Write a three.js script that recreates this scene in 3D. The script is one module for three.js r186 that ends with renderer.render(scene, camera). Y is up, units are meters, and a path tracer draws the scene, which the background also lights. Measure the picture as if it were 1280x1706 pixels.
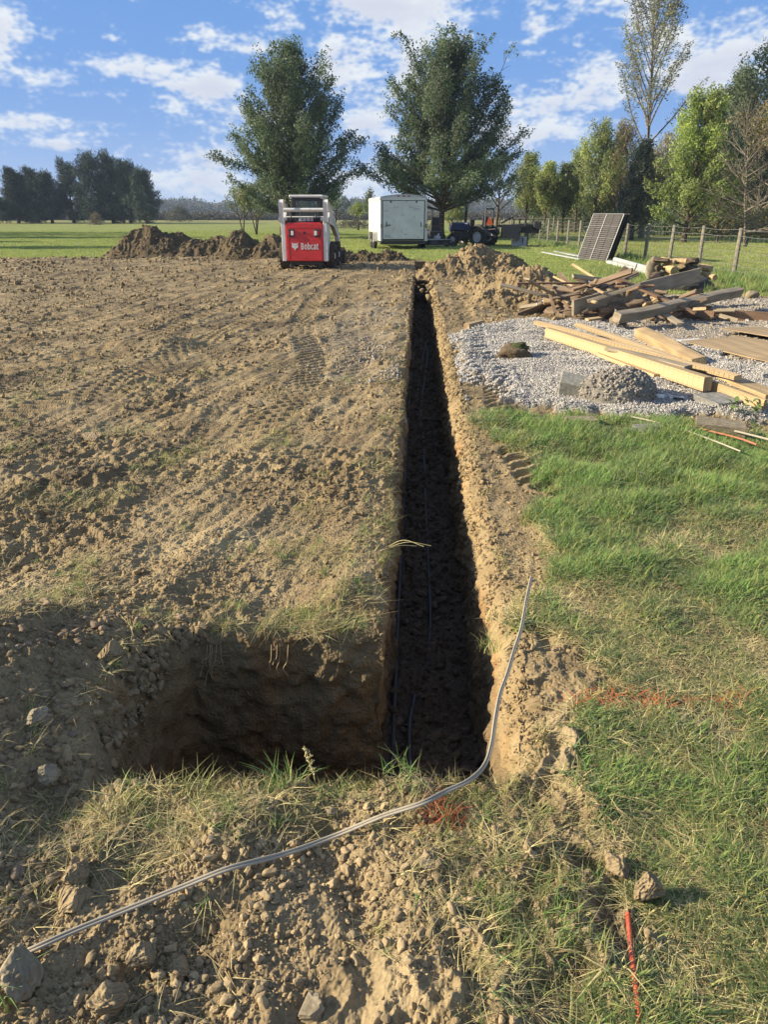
import * as THREE from 'three';
import { mergeGeometries, mergeVertices } from 'three/addons/utils/BufferGeometryUtils.js';
import { RoundedBoxGeometry } from 'three/addons/geometries/RoundedBoxGeometry.js';
import { FontLoader } from 'three/addons/loaders/FontLoader.js';
import { TextGeometry } from 'three/addons/geometries/TextGeometry.js';

// ------------------------------------------------------------------ camera, sky, sun, exposure
const scene = new THREE.Scene();
const CAM_H = 1.55, PITCH = Math.atan(498 / 1183), FOCAL = 1183;
const camera = new THREE.PerspectiveCamera(2 * Math.atan(853 / 1183) * 180 / Math.PI, 1280 / 1706, 0.05, 6000);
camera.position.set(0, CAM_H, 0);
camera.rotation.set(-PITCH, 0, 0);
scene.add(camera);

const renderer = new THREE.WebGLRenderer({ antialias: true });
renderer.toneMapping = THREE.LinearToneMapping;
renderer.toneMappingExposure = 2.03;
renderer.shadowMap.enabled = true;

const SUN_EL = 23 * Math.PI / 180, SUN_AZ = 9 * Math.PI / 180;   // sun stands left and a little beyond the trench
const SUN = new THREE.Vector3(-Math.cos(SUN_AZ) * Math.cos(SUN_EL), Math.sin(SUN_EL), -Math.sin(SUN_AZ) * Math.cos(SUN_EL));
const sun = new THREE.DirectionalLight(new THREE.Color(1, 0.86, 0.66), 5);
sun.position.copy(SUN).multiplyScalar(120); sun.target.position.set(0, 0, -20);
sun.castShadow = true; sun.shadow.mapSize.set(4096, 4096);
Object.assign(sun.shadow.camera, { left: -90, right: 90, top: 90, bottom: -90, near: 1, far: 320 });
scene.add(sun, sun.target);
scene.fog = new THREE.FogExp2(0xbcd0ea, 0.00042);

// ------------------------------------------------------------------ numbers
const rnd = seed => { let a = seed >>> 0; return () => { a = (a + 0x6D2B79F5) | 0; let t = Math.imul(a ^ a >>> 15, 1 | a); t = t + Math.imul(t ^ t >>> 7, 61 | t) ^ t; return ((t ^ t >>> 14) >>> 0) / 4294967296; }; };
const PERM = new Uint8Array(1024); { const r = rnd(77), p = [...Array(256).keys()]; for (let i = 255; i > 0; i--) { const j = Math.floor(r() * (i + 1)); [p[i], p[j]] = [p[j], p[i]]; } for (let i = 0; i < 1024; i++) PERM[i] = p[i & 255]; }
const G2 = []; for (let i = 0; i < 16; i++) G2.push(Math.cos(i / 16 * 6.2832) * 1.42, Math.sin(i / 16 * 6.2832) * 1.42);
const fade = t => t * t * t * (t * (t * 6 - 15) + 10);
function n2(x, y, per = 0) {
  let xi = Math.floor(x), yi = Math.floor(y); const xf = x - xi, yf = y - yi, u = fade(xf), v = fade(yf);
  let x1 = xi + 1, y1 = yi + 1;
  if (per) { xi = ((xi % per) + per) % per; yi = ((yi % per) + per) % per; x1 = (xi + 1) % per; y1 = (yi + 1) % per; }
  xi &= 255; yi &= 255; x1 &= 255; y1 &= 255;
  const g = (a, b, dx, dy) => { const h = (PERM[PERM[a] + b] & 15) * 2; return G2[h] * dx + G2[h + 1] * dy; };
  const a = g(xi, yi, xf, yf), b = g(x1, yi, xf - 1, yf), c = g(xi, y1, xf, yf - 1), d = g(x1, y1, xf - 1, yf - 1);
  return a + u * (b - a) + v * (c - a + u * (a - b - c + d));
}
function g3(h, x, y, z) { h &= 15; const u = h < 8 ? x : y, v = h < 4 ? y : h === 12 || h === 14 ? x : z; return (h & 1 ? -u : u) + (h & 2 ? -v : v); }
function n3(x, y, z) {
  const xi = Math.floor(x), yi = Math.floor(y), zi = Math.floor(z); x -= xi; y -= yi; z -= zi;
  const X = xi & 255, Y = yi & 255, Z = zi & 255, u = fade(x), v = fade(y), w = fade(z);
  const A = PERM[X] + Y, B = PERM[X + 1] + Y, AA = PERM[A] + Z, AB = PERM[A + 1] + Z, BA = PERM[B] + Z, BB = PERM[B + 1] + Z;
  const L = (t, a, b) => a + t * (b - a);
  return L(w, L(v, L(u, g3(PERM[AA], x, y, z), g3(PERM[BA], x - 1, y, z)), L(u, g3(PERM[AB], x, y - 1, z), g3(PERM[BB], x - 1, y - 1, z))),
    L(v, L(u, g3(PERM[AA + 1], x, y, z - 1), g3(PERM[BA + 1], x - 1, y, z - 1)), L(u, g3(PERM[AB + 1], x, y - 1, z - 1), g3(PERM[BB + 1], x - 1, y - 1, z - 1))));
}
const fbm2 = (x, y, o) => { let s = 0, a = 0.5, f = 1; for (let i = 0; i < o; i++) { s += a * n2(x * f + i * 17.3, y * f - i * 9.1); a *= 0.5; f *= 2.03; } return s; };
const fbm3 = (x, y, z, o) => { let s = 0, a = 0.5, f = 1; for (let i = 0; i < o; i++) { s += a * n3(x * f + i * 7.7, y * f + i * 3.1, z * f - i * 5.3); a *= 0.5; f *= 2.03; } return s; };
const clamp = (x, a = 0, b = 1) => x < a ? a : x > b ? b : x;
const sm = (a, b, x) => { const t = clamp((x - a) / (b - a)); return t * t * (3 - 2 * t); };
const mix = (a, b, t) => a + (b - a) * t;
const V = (x, y, z) => new THREE.Vector3(x, y, z);
const R = d => d * Math.PI / 180;
// a point of the photograph met at ground height h, or at distance z
function P(px, py, h = 0) { const dx = (px - 640) / FOCAL, dy = (853 - py) / FOCAL, vy = -Math.sin(PITCH) + dy * Math.cos(PITCH), vz = -Math.cos(PITCH) - dy * Math.sin(PITCH), t = (h - CAM_H) / vy; return V(dx * t, h, vz * t); }
function at(px, py, z) { const dx = (px - 640) / FOCAL, dy = (853 - py) / FOCAL, vy = -Math.sin(PITCH) + dy * Math.cos(PITCH), vz = -Math.cos(PITCH) - dy * Math.sin(PITCH), t = z / vz; return V(dx * t, CAM_H + vy * t, z); }

// ------------------------------------------------------------------ sky: blue with broken autumn clouds
{
  const W = 4096, Hh = 2048, data = new Float32Array(W * Hh * 4);
  // banks of cloud: azimuth, elevation, half-width, half-height (degrees), strength
  const banks = [[-0.6, 12.6, 4.6, 1.7, .62], [-2.4, 9.6, 3.4, 2.2, .5], [-1.2, 6.2, 2.6, 2.6, .44], [-1.6, 3, 4, 2.2, .4], [1.9, 8.9, 1.8, 1.2, .5], [-17, 8.7, 4.2, .8, .4], [-12.6, 7.8, 3.4, 1.2, .5], [-9.8, 6.6, 3.4, 1.4, .46],
    [-13, 3.6, 4.4, 1.0, .42], [-11.5, 2.2, 6, 1.2, .36], [13.2, 6.8, 5, 1.6, .55], [14.6, 8.6, 2.4, 1, .5], [10.8, 5.3, 4, 1.4, .42], [22, 8.6, 4.6, 1.8, .6], [19.3, 10.2, 2, 1.1, .48], [17, 11.5, 1.2, 1.2, .42], [-22.9, 8.3, 2.6, 1.5, .3], [-24.4, 9.6, 2, 1.6, .3],
    [-16.2, 11.4, 1.8, .7, .38], [-13.2, 10.8, 3.4, .7, .36], [-8.6, 10.2, 2, .6, .36], [-17.9, 10.5, 1, .4, .3], [-6.5, 11.8, 1.6, .8, .4], [-24, 5.5, 4, .5, .42], [-21.8, 4.1, 2.2, .35, .36], [-19.5, 7.2, 2.6, .4, .34], [10.1, 11.2, .8, .5, .3], [30, 5, 8, 2, .4], [-34, 7, 8, 2, .4]];
  for (let j = 0; j < Hh; j++) {
    const el = ((j + 0.5) / Hh - 0.5) * Math.PI, e = el * 180 / Math.PI, y = Math.sin(el), c = Math.cos(el);
    const q = clamp(y), hz = Math.exp(-Math.max(e, 0) / 3.6), up = sm(0, 60, e);
    const b0 = [mix(.098, .043, up), mix(.205, .108, up), mix(.425, .27, up)];           // clear blue
    const base = [mix(b0[0], .31, hz * .95), mix(b0[1], .37, hz * .95), mix(b0[2], .46, hz * .95)];
    for (let i = 0; i < W; i++) {
      const az = ((i + 0.5) / W - 0.5) * 2 * Math.PI, dx = c * Math.cos(az), dz = c * Math.sin(az), k = (j * W + i) * 4;
      let r = base[0], g = base[1], b = base[2];
      if (e > -1) {
        const toSun = Math.max(0, dx * SUN.x + y * SUN.y + dz * SUN.z), glow = Math.pow(toSun, 6) * .3 + Math.pow(toSun, 40) * .9;
        r += glow * .5; g += glow * .45; b += glow * .36;
        const a = Math.atan2(dx, -dz) * 180 / Math.PI;
        let env = -0.02;
        for (const [ba, be, bw, bh, s] of banks) { const da = (a - ba) / bw, de = (e - be) / bh; if (Math.abs(da) < 2.4 && Math.abs(de) < 2.4) env = Math.max(env, s * Math.exp(-(da * da + de * de) * 0.9)); }
        if (e > 13) env = Math.max(env, sm(13, 20, e) * .2);
        if (Math.abs(a) > 40) env = Math.max(env, .2 * sm(40, 60, Math.abs(a)) * sm(0, 4, e));
        if (env > -0.01 || e < 40) {
          const s = 11, wx = n3(dx * 16, y * 30, dz * 16) * .05, wy = n3(dx * 16 + 9, y * 30, dz * 16) * .03;
          const f = fbm3(dx * s + wx * s, y * s * 2.6 + wy * s, dz * s, 4) + .5 * fbm3(dx * 55, y * 150, dz * 55, 4) + .22 * n3(dx * 180, y * 420, dz * 180);
          const d = f + env * 1.3 - .17, cov = sm(-.02, .50, d), thick = sm(.1, .75, d);
          const below = fbm3(dx * s, (y + .012) * s * 2.6, dz * s, 3) + env * 1.25 - .3;     // more cloud above means a greyer base
          const shade = clamp(.5 + .5 * sm(.5, -.1, below - (e < 8 ? 0 : .1)));
          const L = mix(.33, .50, shade) * (1 - .1 * thick), cr = L * 1.0, cg = L * 1.04, cb = mix(.42, .52, shade) * (1 - .06 * thick);
          const t = cov * (.94 - .35 * hz);
          r = mix(r, cr + glow * .5, t); g = mix(g, cg + glow * .45, t); b = mix(b, cb + glow * .36, t);
        }
      }
      data[k] = r * .94; data[k + 1] = g * .94; data[k + 2] = b * .94; data[k + 3] = 1;
    }
  }
  const sky = new THREE.DataTexture(data, W, Hh, THREE.RGBAFormat, THREE.FloatType);
  sky.mapping = THREE.EquirectangularReflectionMapping; sky.colorSpace = THREE.LinearSRGBColorSpace; sky.magFilter = sky.minFilter = THREE.LinearFilter; sky.needsUpdate = true;
  scene.background = sky; scene.environment = sky;
}

// ------------------------------------------------------------------ textures and materials
function tex(n, f, srgb = true) {       // f(u, v) -> [r, g, b] in 0..1 for a tile
  const d = new Uint8Array(n * n * 4);
  for (let j = 0; j < n; j++) for (let i = 0; i < n; i++) { const c = f(i / n, j / n), k = (j * n + i) * 4; d[k] = clamp(c[0]) * 255; d[k + 1] = clamp(c[1]) * 255; d[k + 2] = clamp(c[2]) * 255; d[k + 3] = 255; }
  const t = new THREE.DataTexture(d, n, n); t.wrapS = t.wrapT = THREE.RepeatWrapping; t.magFilter = THREE.LinearFilter; t.minFilter = THREE.LinearMipmapLinearFilter; t.generateMipmaps = true; if (srgb) t.colorSpace = THREE.SRGBColorSpace; t.needsUpdate = true; return t;
}
const pf = (u, v, f, o) => { let s = 0, a = .5; for (let i = 0; i < o; i++) { s += a * n2(u * f + 3.3 * 0, v * f, f); a *= .5; f *= 2; } return s; };   // tiling
const dirtH = (u, v) => { const a = 1 - Math.abs(n2(u * 32, v * 32, 32)) * 1.6, b = 1 - Math.abs(n2(u * 64, v * 64, 64)) * 1.6, c = n2(u * 128, v * 128, 128), d = pf(u, v, 8, 3); return .35 + .2 * d + .2 * (a - .5) + .2 * (b - .5) + .14 * c; };
const tDirt = tex(1024, (u, v) => { const h = dirtH(u, v), m = pf(u + .37, v + .11, 4, 4), s = n2(u * 200 + 5, v * 200, 200); const L = .86 + .22 * (h - .35) + .16 * m + (s > .52 ? .1 : s < -.55 ? -.14 : 0); return [L, L * (.985 + .03 * m), L * (.965 + .06 * m)]; });
const tDirtB = tex(1024, (u, v) => { const h = dirtH(u, v); return [h, h, h]; }, false);
const tGrass = tex(512, (u, v) => { const a = n2(u * 90, v * 30, 30) * .5 + n2(u * 40 + 4, v * 80, 40) * .4, m = pf(u, v, 4, 4), L = .82 + .25 * a + .25 * m; return [L * (1 + .1 * m), L, L * .9]; });
const grain = (u, v) => { const w = .25 * n2(u * 2, v * 4, 2) ; return Math.sin((v * 9 + w + .06 * n2(u * 4, v * 30, 2)) * 6.283) * .5 * (0.5 + .5 * n2(u * 3, v * 6, 3)) + .5 * n2(u * 6, v * 96, 6) + .3 * n2(u * 24, v * 160, 8); };
const tWood = tex(512, (u, v) => { const g = grain(u, v), saw = .05 * n2(u * 64, v * 2, 2), L = .84 + .17 * g + saw + .12 * n2(u * 3, v * 3, 3); return [L, L * .985, L * .95]; });
const tWoodB = tex(512, (u, v) => { const g = .5 + .35 * grain(u, v); return [g, g, g]; }, false);
const tSaw = tex(512, (u, v) => { const g = grain(u, v), w = .20 * n2(u * 40, v * 1.0, 1) + .15 * n2(u * 90, v * 2, 2) + .12 * n2(u * 17, 0, 1), L = .86 + .10 * g + w - (n2(u * 60 + 9, v * 3, 3) > .45 ? .16 : 0); return [L, L * .97, L * .90]; });
const tStone = tex(512, (u, v) => { const L = .82 + .25 * pf(u, v, 6, 5) + .12 * n2(u * 120, v * 120, 120); return [L, L, L * .98]; });
const tStoneB = tex(512, (u, v) => { const L = .5 + .5 * pf(u, v, 8, 6) + .15 * n2(u * 90, v * 90, 90); return [L, L, L]; }, false);
const tBark = tex(256, (u, v) => { const L = .7 + .4 * n2(u * 24, v * 6, 6) + .2 * n2(u * 48, v * 32, 16); return [L, L * .97, L * .92]; });
const tGrime = tex(512, (u, v) => { const m = pf(u, v, 3, 6), s = n2(u * 48, v * 3, 3), L = .93 + .1 * m + .02 * s - .12 * sm(.2, .4, pf(u + .4, v, 10, 4)); return [L, L * .99, L * .965]; });
const std = (o) => new THREE.MeshStandardMaterial(o);
const C = (r, g, b) => new THREE.Color().setRGB(r, g, b);
const M = {
  dirt: std({ vertexColors: true, map: tDirt, bumpMap: tDirtB, bumpScale: .012, roughness: 1 }),
  lawn: std({ vertexColors: true, map: tGrass, bumpMap: tDirtB, bumpScale: .02, roughness: 1 }),
  gravelBase: std({ vertexColors: true, map: tStone, bumpMap: tDirtB, bumpScale: .02, roughness: 1 }),
  clod: std({ color: C(.36, .278, .155), map: tDirt, bumpMap: tDirtB, bumpScale: .03, roughness: 1 }),
  clodI: std({ color: C(1, 1, 1), map: tDirt, roughness: 1 }),
  pebble: std({ color: C(1, 1, 1), roughness: .95 }),
  stone: std({ color: C(.38, .315, .21), map: tStone, bumpMap: tStoneB, bumpScale: .01, roughness: .95 }),
  concrete: std({ color: C(.36, .35, .32), map: tStone, bumpMap: tStoneB, bumpScale: .008, roughness: .95 }),
  block: std({ color: C(.40, .385, .33), map: tStone, bumpMap: tStoneB, bumpScale: .004, roughness: .95 }),
  blade: new THREE.MeshPhysicalMaterial({ color: C(1, 1, 1), roughness: 1, transmission: .4, thickness: 0, side: THREE.DoubleSide, clearcoat: .25, clearcoatRoughness: .45 }),
  straw: std({ color: C(1, 1, 1), roughness: .8, side: THREE.DoubleSide }),
  leaf: new THREE.MeshPhysicalMaterial({ color: C(1, 1, 1), roughness: 1, transmission: .42, thickness: 0, side: THREE.DoubleSide, clearcoat: .35, clearcoatRoughness: .35 }),
  straw2: std({ color: C(.34, .27, .15), roughness: .9 }),
  needle: std({ color: C(1, 1, 1), roughness: .8, side: THREE.DoubleSide }),
  bark: std({ color: C(.17, .135, .10), map: tBark, bumpMap: tBark, bumpScale: .02, roughness: 1 }),
  barkPale: std({ color: C(.30, .27, .23), map: tBark, roughness: 1 }),
  woodNew: std({ color: C(.58, .45, .275), map: tSaw, bumpMap: tWoodB, bumpScale: .002, roughness: .8 }),
  woodGold: std({ color: C(.54, .40, .22), map: tWood, bumpMap: tWoodB, bumpScale: .003, roughness: .85 }),
  woodGrey: std({ color: C(.42, .36, .26), map: tWood, bumpMap: tWoodB, bumpScale: .003, roughness: .9 }),
  woodDark: std({ color: C(.25, .185, .125), map: tWood, bumpMap: tWoodB, bumpScale: .003, roughness: .9 }),
  woodRed: std({ color: C(.33, .21, .13), map: tWood, bumpMap: tWoodB, bumpScale: .003, roughness: .9 }),
  woodPost: std({ color: C(.27, .25, .205), map: tWood, bumpMap: tWoodB, bumpScale: .003, roughness: .95 }),
  ply: std({ color: C(.50, .37, .21), map: tWood, roughness: .85 }),
  red: new THREE.MeshPhysicalMaterial({ color: C(.66, .022, .024), map: tGrime, roughness: .42, clearcoat: .35, clearcoatRoughness: .3 }),
  white: std({ color: C(.74, .74, .72), map: tGrime, roughness: .45 }),
  whiteTrailer: std({ color: C(.80, .80, .77), map: tGrime, roughness: .4 }),
  trailerDoor: std({ color: C(.74, .75, .75), map: tGrime, roughness: .5 }),
  black: std({ color: C(.02, .02, .022), roughness: .55 }),
  dark: std({ color: C(.035, .034, .033), map: tGrime, roughness: .7 }),
  rubber: std({ color: C(.035, .032, .029), map: tDirt, bumpMap: tDirtB, bumpScale: .004, roughness: .95 }),
  rubberMud: std({ color: C(.10, .078, .055), map: tDirt, bumpMap: tDirtB, bumpScale: .006, roughness: 1 }),
  steel: std({ color: C(.42, .42, .42), roughness: .35, metalness: .9 }),
  bucket: std({ color: C(.06, .048, .045), map: tGrime, roughness: .65, metalness: .3 }),
  glassDark: new THREE.MeshPhysicalMaterial({ color: C(.75, .8, .78), transmission: 1, thickness: 0, roughness: .06 }),
  blue: std({ color: C(.008, .022, .075), roughness: .4 }),
  rimGrey: std({ color: C(.42, .42, .43), roughness: .5 }),
  rodDull: std({ color: C(.42, .16, .09), map: tGrime, roughness: .8 }), dullPlastic: std({ color: C(.42, .39, .31), map: tGrime, roughness: .8 }),
  orange: std({ color: C(.85, .13, .02), roughness: .5 }),
  lensRed: std({ color: C(.35, .01, .01), roughness: .25 }),
  lensWhite: std({ color: C(.75, .75, .72), roughness: .25 }),
  pvc: std({ color: C(.46, .49, .49), roughness: .5, map: tGrime }),
  plastic: std({ color: C(.72, .72, .68), roughness: .55, map: tGrime }),
  cable: std({ color: C(.42, .38, .30), map: tGrime, roughness: .85 }),
  conduit: std({ color: C(.045, .045, .045), roughness: .5 }),
  rod: std({ color: C(.62, .12, .06), map: tGrime, roughness: .6 }),
  galv: std({ color: C(.27, .27, .26), roughness: .5, metalness: .6 }),
  wire: std({ color: C(.30, .30, .29), roughness: .6, metalness: .5 }),
  kennelMesh: std({ color: C(.03, .03, .032), roughness: .7 }),
};

// ------------------------------------------------------------------ naming
const used = {};
const numbered = n => { const k = used[n] = (used[n] ?? -1) + 1; return k ? `${n}_${String(k).padStart(3, '0')}` : n; };
function tag(o, label, category, group, kind) { if (label) o.userData.label = label; if (category) o.userData.category = category; if (group) o.userData.group = group; if (kind) o.userData.kind = kind; return o; }
const shade = o => { o.castShadow = o.receiveShadow = true; return o; };
function thing(name, label, category, pos = V(0, 0, 0), turn = 0, group) { const o = new THREE.Group(); o.name = numbered(name); o.position.copy(pos); o.rotation.y = turn; scene.add(o); return tag(o, label, category, group); }
function part(name, geo, mat, parent) { const m = shade(new THREE.Mesh(Array.isArray(geo) ? mergeGeometries(geo.map(plain)) : geo, mat)); m.name = name; parent.add(m); return m; }
function solo(name, geo, mat, label, category, group, kind) { const m = shade(new THREE.Mesh(Array.isArray(geo) ? mergeGeometries(geo.map(plain)) : geo, mat)); m.name = numbered(name); scene.add(m); return tag(m, label, category, group, kind); }
function plain(g) { const o = g.index ? g.toNonIndexed() : g; for (const k of Object.keys(o.attributes)) if (!['position', 'normal', 'uv'].includes(k)) o.deleteAttribute(k); return o; }
function box(w, h, d, x = 0, y = 0, z = 0, r = 0) { const g = r ? new RoundedBoxGeometry(w, h, d, 2, r) : new THREE.BoxGeometry(w, h, d); return g.translate(x, y, z); }
function cyl(r, h, x, y, z, axis = 'y', n = 20, r2 = r) { const g = new THREE.CylinderGeometry(r2, r, h, n); if (axis === 'x') g.rotateZ(Math.PI / 2); if (axis === 'z') g.rotateX(Math.PI / 2); return g.translate(x, y, z); }
function bar(a, b, w, h = w, round = false) {   // a bar or round rod from a to b
  const d = b.clone().sub(a), L = d.length(), g = round ? new THREE.CylinderGeometry(w / 2, w / 2, L, 10).rotateX(Math.PI / 2) : new THREE.BoxGeometry(w, h, L);
  const m = new THREE.Matrix4().lookAt(V(0, 0, 0), d.clone().negate(), Math.abs(d.y) > .98 * L ? V(0, 0, 1) : V(0, 1, 0)); m.setPosition(a.clone().add(b).multiplyScalar(.5)); return g.applyMatrix4(m);
}
const tube = (pts, r, n = 60, k = 6) => new THREE.TubeGeometry(new THREE.CatmullRomCurve3(pts, false, 'centripetal'), n, r, k);
function instances(name, geo, mat, list, parent) {   // list of {m: Matrix4, c: Color}
  const I = shade(new THREE.InstancedMesh(geo, mat, list.length)); list.forEach((e, i) => { I.setMatrixAt(i, e.m); if (e.c) I.setColorAt(i, e.c); });
  I.name = parent ? name : numbered(name); (parent || scene).add(I); return I;
}
const _q = new THREE.Quaternion(), _e = new THREE.Euler();
const mat4 = (x, y, z, rx, ry, rz, sx, sy = sx, sz = sx) => new THREE.Matrix4().compose(V(x, y, z), _q.setFromEuler(_e.set(rx, ry, rz)), V(sx, sy, sz));
function lump(r, seed, detail = 3, rough = .3, sq = [1, 1, 1], facets = 0) {   // an uneven clod or stone
  let g = mergeVertices(new THREE.IcosahedronGeometry(1, detail).deleteAttribute('normal').deleteAttribute('uv')); const p = g.attributes.position, uv = [], q = rnd(seed * 13 + 5), cuts = Array.from({ length: facets }, () => [V(q() - .5, q() - .5, q() - .5).normalize(), .55 + .3 * q()]);
  for (let i = 0; i < p.count; i++) {
    const v = V().fromBufferAttribute(p, i), k = 1 + rough * (1.2 * n3(v.x * 1.1 + seed, v.y * 1.1, v.z * 1.1) + .7 * Math.abs(n3(v.x * 2.6 + seed, v.y * 2.6 + 4, v.z * 2.6)) + (detail > 2 ? .35 * n3(v.x * 6, v.y * 6 + seed, v.z * 6) + .2 * n3(v.x * 14, v.y * 14 + seed, v.z * 14) : 0));
    uv.push(v.x * r + v.z * r * .3, v.y * r + v.z * r * .7); v.multiplyScalar(k);
    for (const [n, h] of cuts) { const d = v.dot(n) - h; if (d > 0) v.addScaledVector(n, -.88 * d); }
    v.multiplyScalar(r); p.setXYZ(i, v.x * sq[0], v.y * sq[1], v.z * sq[2]);
  }
  g.setAttribute('uv', new THREE.Float32BufferAttribute(uv, 2)); g.computeVertexNormals(); return g;
}

// ------------------------------------------------------------------ the dug hole: a trench that runs away from the camera and a pit at its near end
const xL = z => -0.10 + .0455 * -z, xR = z => .335 + .043 * -z;
const DEPTH = .78, Z_END = -25.5, Z_PIT = -2.41, Z_NEAR = -1.62;
// corners of the outline, clockwise seen from above, each with the lip's width and height
const HOLE = [];
{ const add = (x, z, r, v) => HOLE.push({ x, z, r, v });
  add(xL(Z_PIT) - .012, Z_PIT, .04, .05);
  for (let z = -2.8; z > Z_END; z *= 1.06) add(xL(z) + .035 * n2(z * 1.3, 4) + .016 * n2(z * 4.1, 8), z, .05 + .03 * n2(z * 2, 1), .07 + .05 * n2(z * 2.3, 6));
  add(xL(Z_END), Z_END, .06, .08); add(xR(Z_END) - .04, Z_END, .08, .1);
  const far = []; for (let z = -1.9; z > Z_END; z *= 1.06) far.unshift([xR(z) + .035 * n2(z * 1.1, 9) + .016 * n2(z * 3.7, 2), z]);
  for (const [x, z] of far) add(x, z, .12, .2);
  add(xR(-1.7) - .01, -1.72, .09, .12); add(xR(-1.6) - .06, Z_NEAR + .01, .05, .05);
  for (let x = .1; x > -.7; x -= .16) add(x, Z_NEAR + .025 * n2(x * 5, 2), .05, .06);
  add(-.84, -1.66, .12, .16); add(-.90, -1.85, .15, .26); add(-.88, -2.08, .14, .24); add(-.84, -2.3, .10, .16);
  add(-.78, -2.40, .06, .1);
  for (let x = -.64; x < -.05; x += .13) add(x, Z_PIT + .022 * n2(x * 6, 7), .045, .06);
}
const SEG = HOLE.map((a, i) => { const b = HOLE[(i + 1) % HOLE.length], dx = b.x - a.x, dz = b.z - a.z; return { a, b, dx, dz, L2: dx * dx + dz * dz, z0: Math.min(a.z, b.z) - .6, z1: Math.max(a.z, b.z) + .6 }; });
const _h = { d: 9, r: .1, v: .1 };
function holeDist(x, z) {       // signed distance to the outline (inside is negative) and the lip's width there
  if (x < -1.6 || x > 2.1 || z > -1 || z < -26.5 || (z < -3.2 && (x < xL(z) - .5 || x > xR(z) + .5))) { _h.d = 9; _h.r = .1; return _h; }
  let best = 1e9, r = .1, v = .1, inside = false;
  for (const s of SEG) {
    if ((s.a.z > z) !== (s.b.z > z) && x < s.dx * (z - s.a.z) / s.dz + s.a.x) inside = !inside;
    if (z < s.z0 || z > s.z1) continue;
    const t = clamp(((x - s.a.x) * s.dx + (z - s.a.z) * s.dz) / s.L2), ex = x - s.a.x - t * s.dx, ez = z - s.a.z - t * s.dz, d = ex * ex + ez * ez;
    if (d < best) { best = d; r = mix(s.a.r, s.b.r, t); v = mix(s.a.v, s.b.v, t); }
  }
  _h.v = v; _h.d = Math.sqrt(best) * (inside ? -1 : 1); _h.r = r; return _h;
}

// ------------------------------------------------------------------ what covers the ground where
const poly = pts => { const n = pts.length, x0 = Math.min(...pts.map(p => p[0])), x1 = Math.max(...pts.map(p => p[0])), z0 = Math.min(...pts.map(p => p[1])), z1 = Math.max(...pts.map(p => p[1]));
  return (x, z) => { if (x < x0 - 1.5 || x > x1 + 1.5 || z < z0 - 1.5 || z > z1 + 1.5) return 1.5; let best = 1e9, ins = false;
    for (let i = 0, j = n - 1; i < n; j = i++) { const a = pts[i], b = pts[j]; if ((a[1] > z) !== (b[1] > z) && x < (b[0] - a[0]) * (z - a[1]) / (b[1] - a[1]) + a[0]) ins = !ins;
      const dx = b[0] - a[0], dz = b[1] - a[1], t = clamp(((x - a[0]) * dx + (z - a[1]) * dz) / (dx * dx + dz * dz)), ex = x - a[0] - t * dx, ez = z - a[1] - t * dz; best = Math.min(best, ex * ex + ez * ez); }
    return Math.sqrt(best) * (ins ? -1 : 1); }; };
const LAWN_NEAR = poly([[.80, -5.75], [1.3, -5.62], [2.1, -5.5], [2.6, -5.3], [3.3, -5.1], [12, -4.4], [12, 3], [.36, 3], [.40, -.9], [.56, -1.15], [.62, -1.5], [.64, -1.85], [.78, -2.02], [.70, -2.3], [.56, -2.5], [.60, -2.75], [.78, -3.0], [.86, -3.4], [1.0, -3.75], [1.02, -4.3], [1.0, -4.7], [.80, -5.0]]);
const LAWN_FAR = poly([[-500, -27.6], [-14, -28.1], [-9, -28.8], [-5, -28.0], [-3.2, -27.4], [-1, -26.8], [.4, -26.4], [1.6, -26.2], [2.6, -22], [3.4, -18], [4.0, -16], [5.2, -15.4], [7.4, -15.1], [8.6, -14.6], [14, -13], [500, -12], [500, -3000], [-500, -3000]]);
const GRAVEL = poly([[1.0, -9.4], [1.35, -10.4], [2.2, -11.3], [3.2, -11], [3.8, -9.5], [4.0, -7.5], [3.6, -5.7], [2.6, -5.62], [1.5, -5.8], [1.08, -6.1], [1.12, -7.0], [.86, -7.6], [.92, -8.4]]);
const STONY = poly([[3.0, -11.6], [3.6, -13.5], [5.0, -15.2], [9, -14.6], [13, -10], [12, -5], [3.4, -5.25], [3.6, -8]]);
const MIXED = poly([[.05, -7.6], [.35, -13.2], [-.5, -13.8], [-1.0, -9.5], [-.55, -7.0]]);        // crushed stone spilt left of the trench
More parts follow.
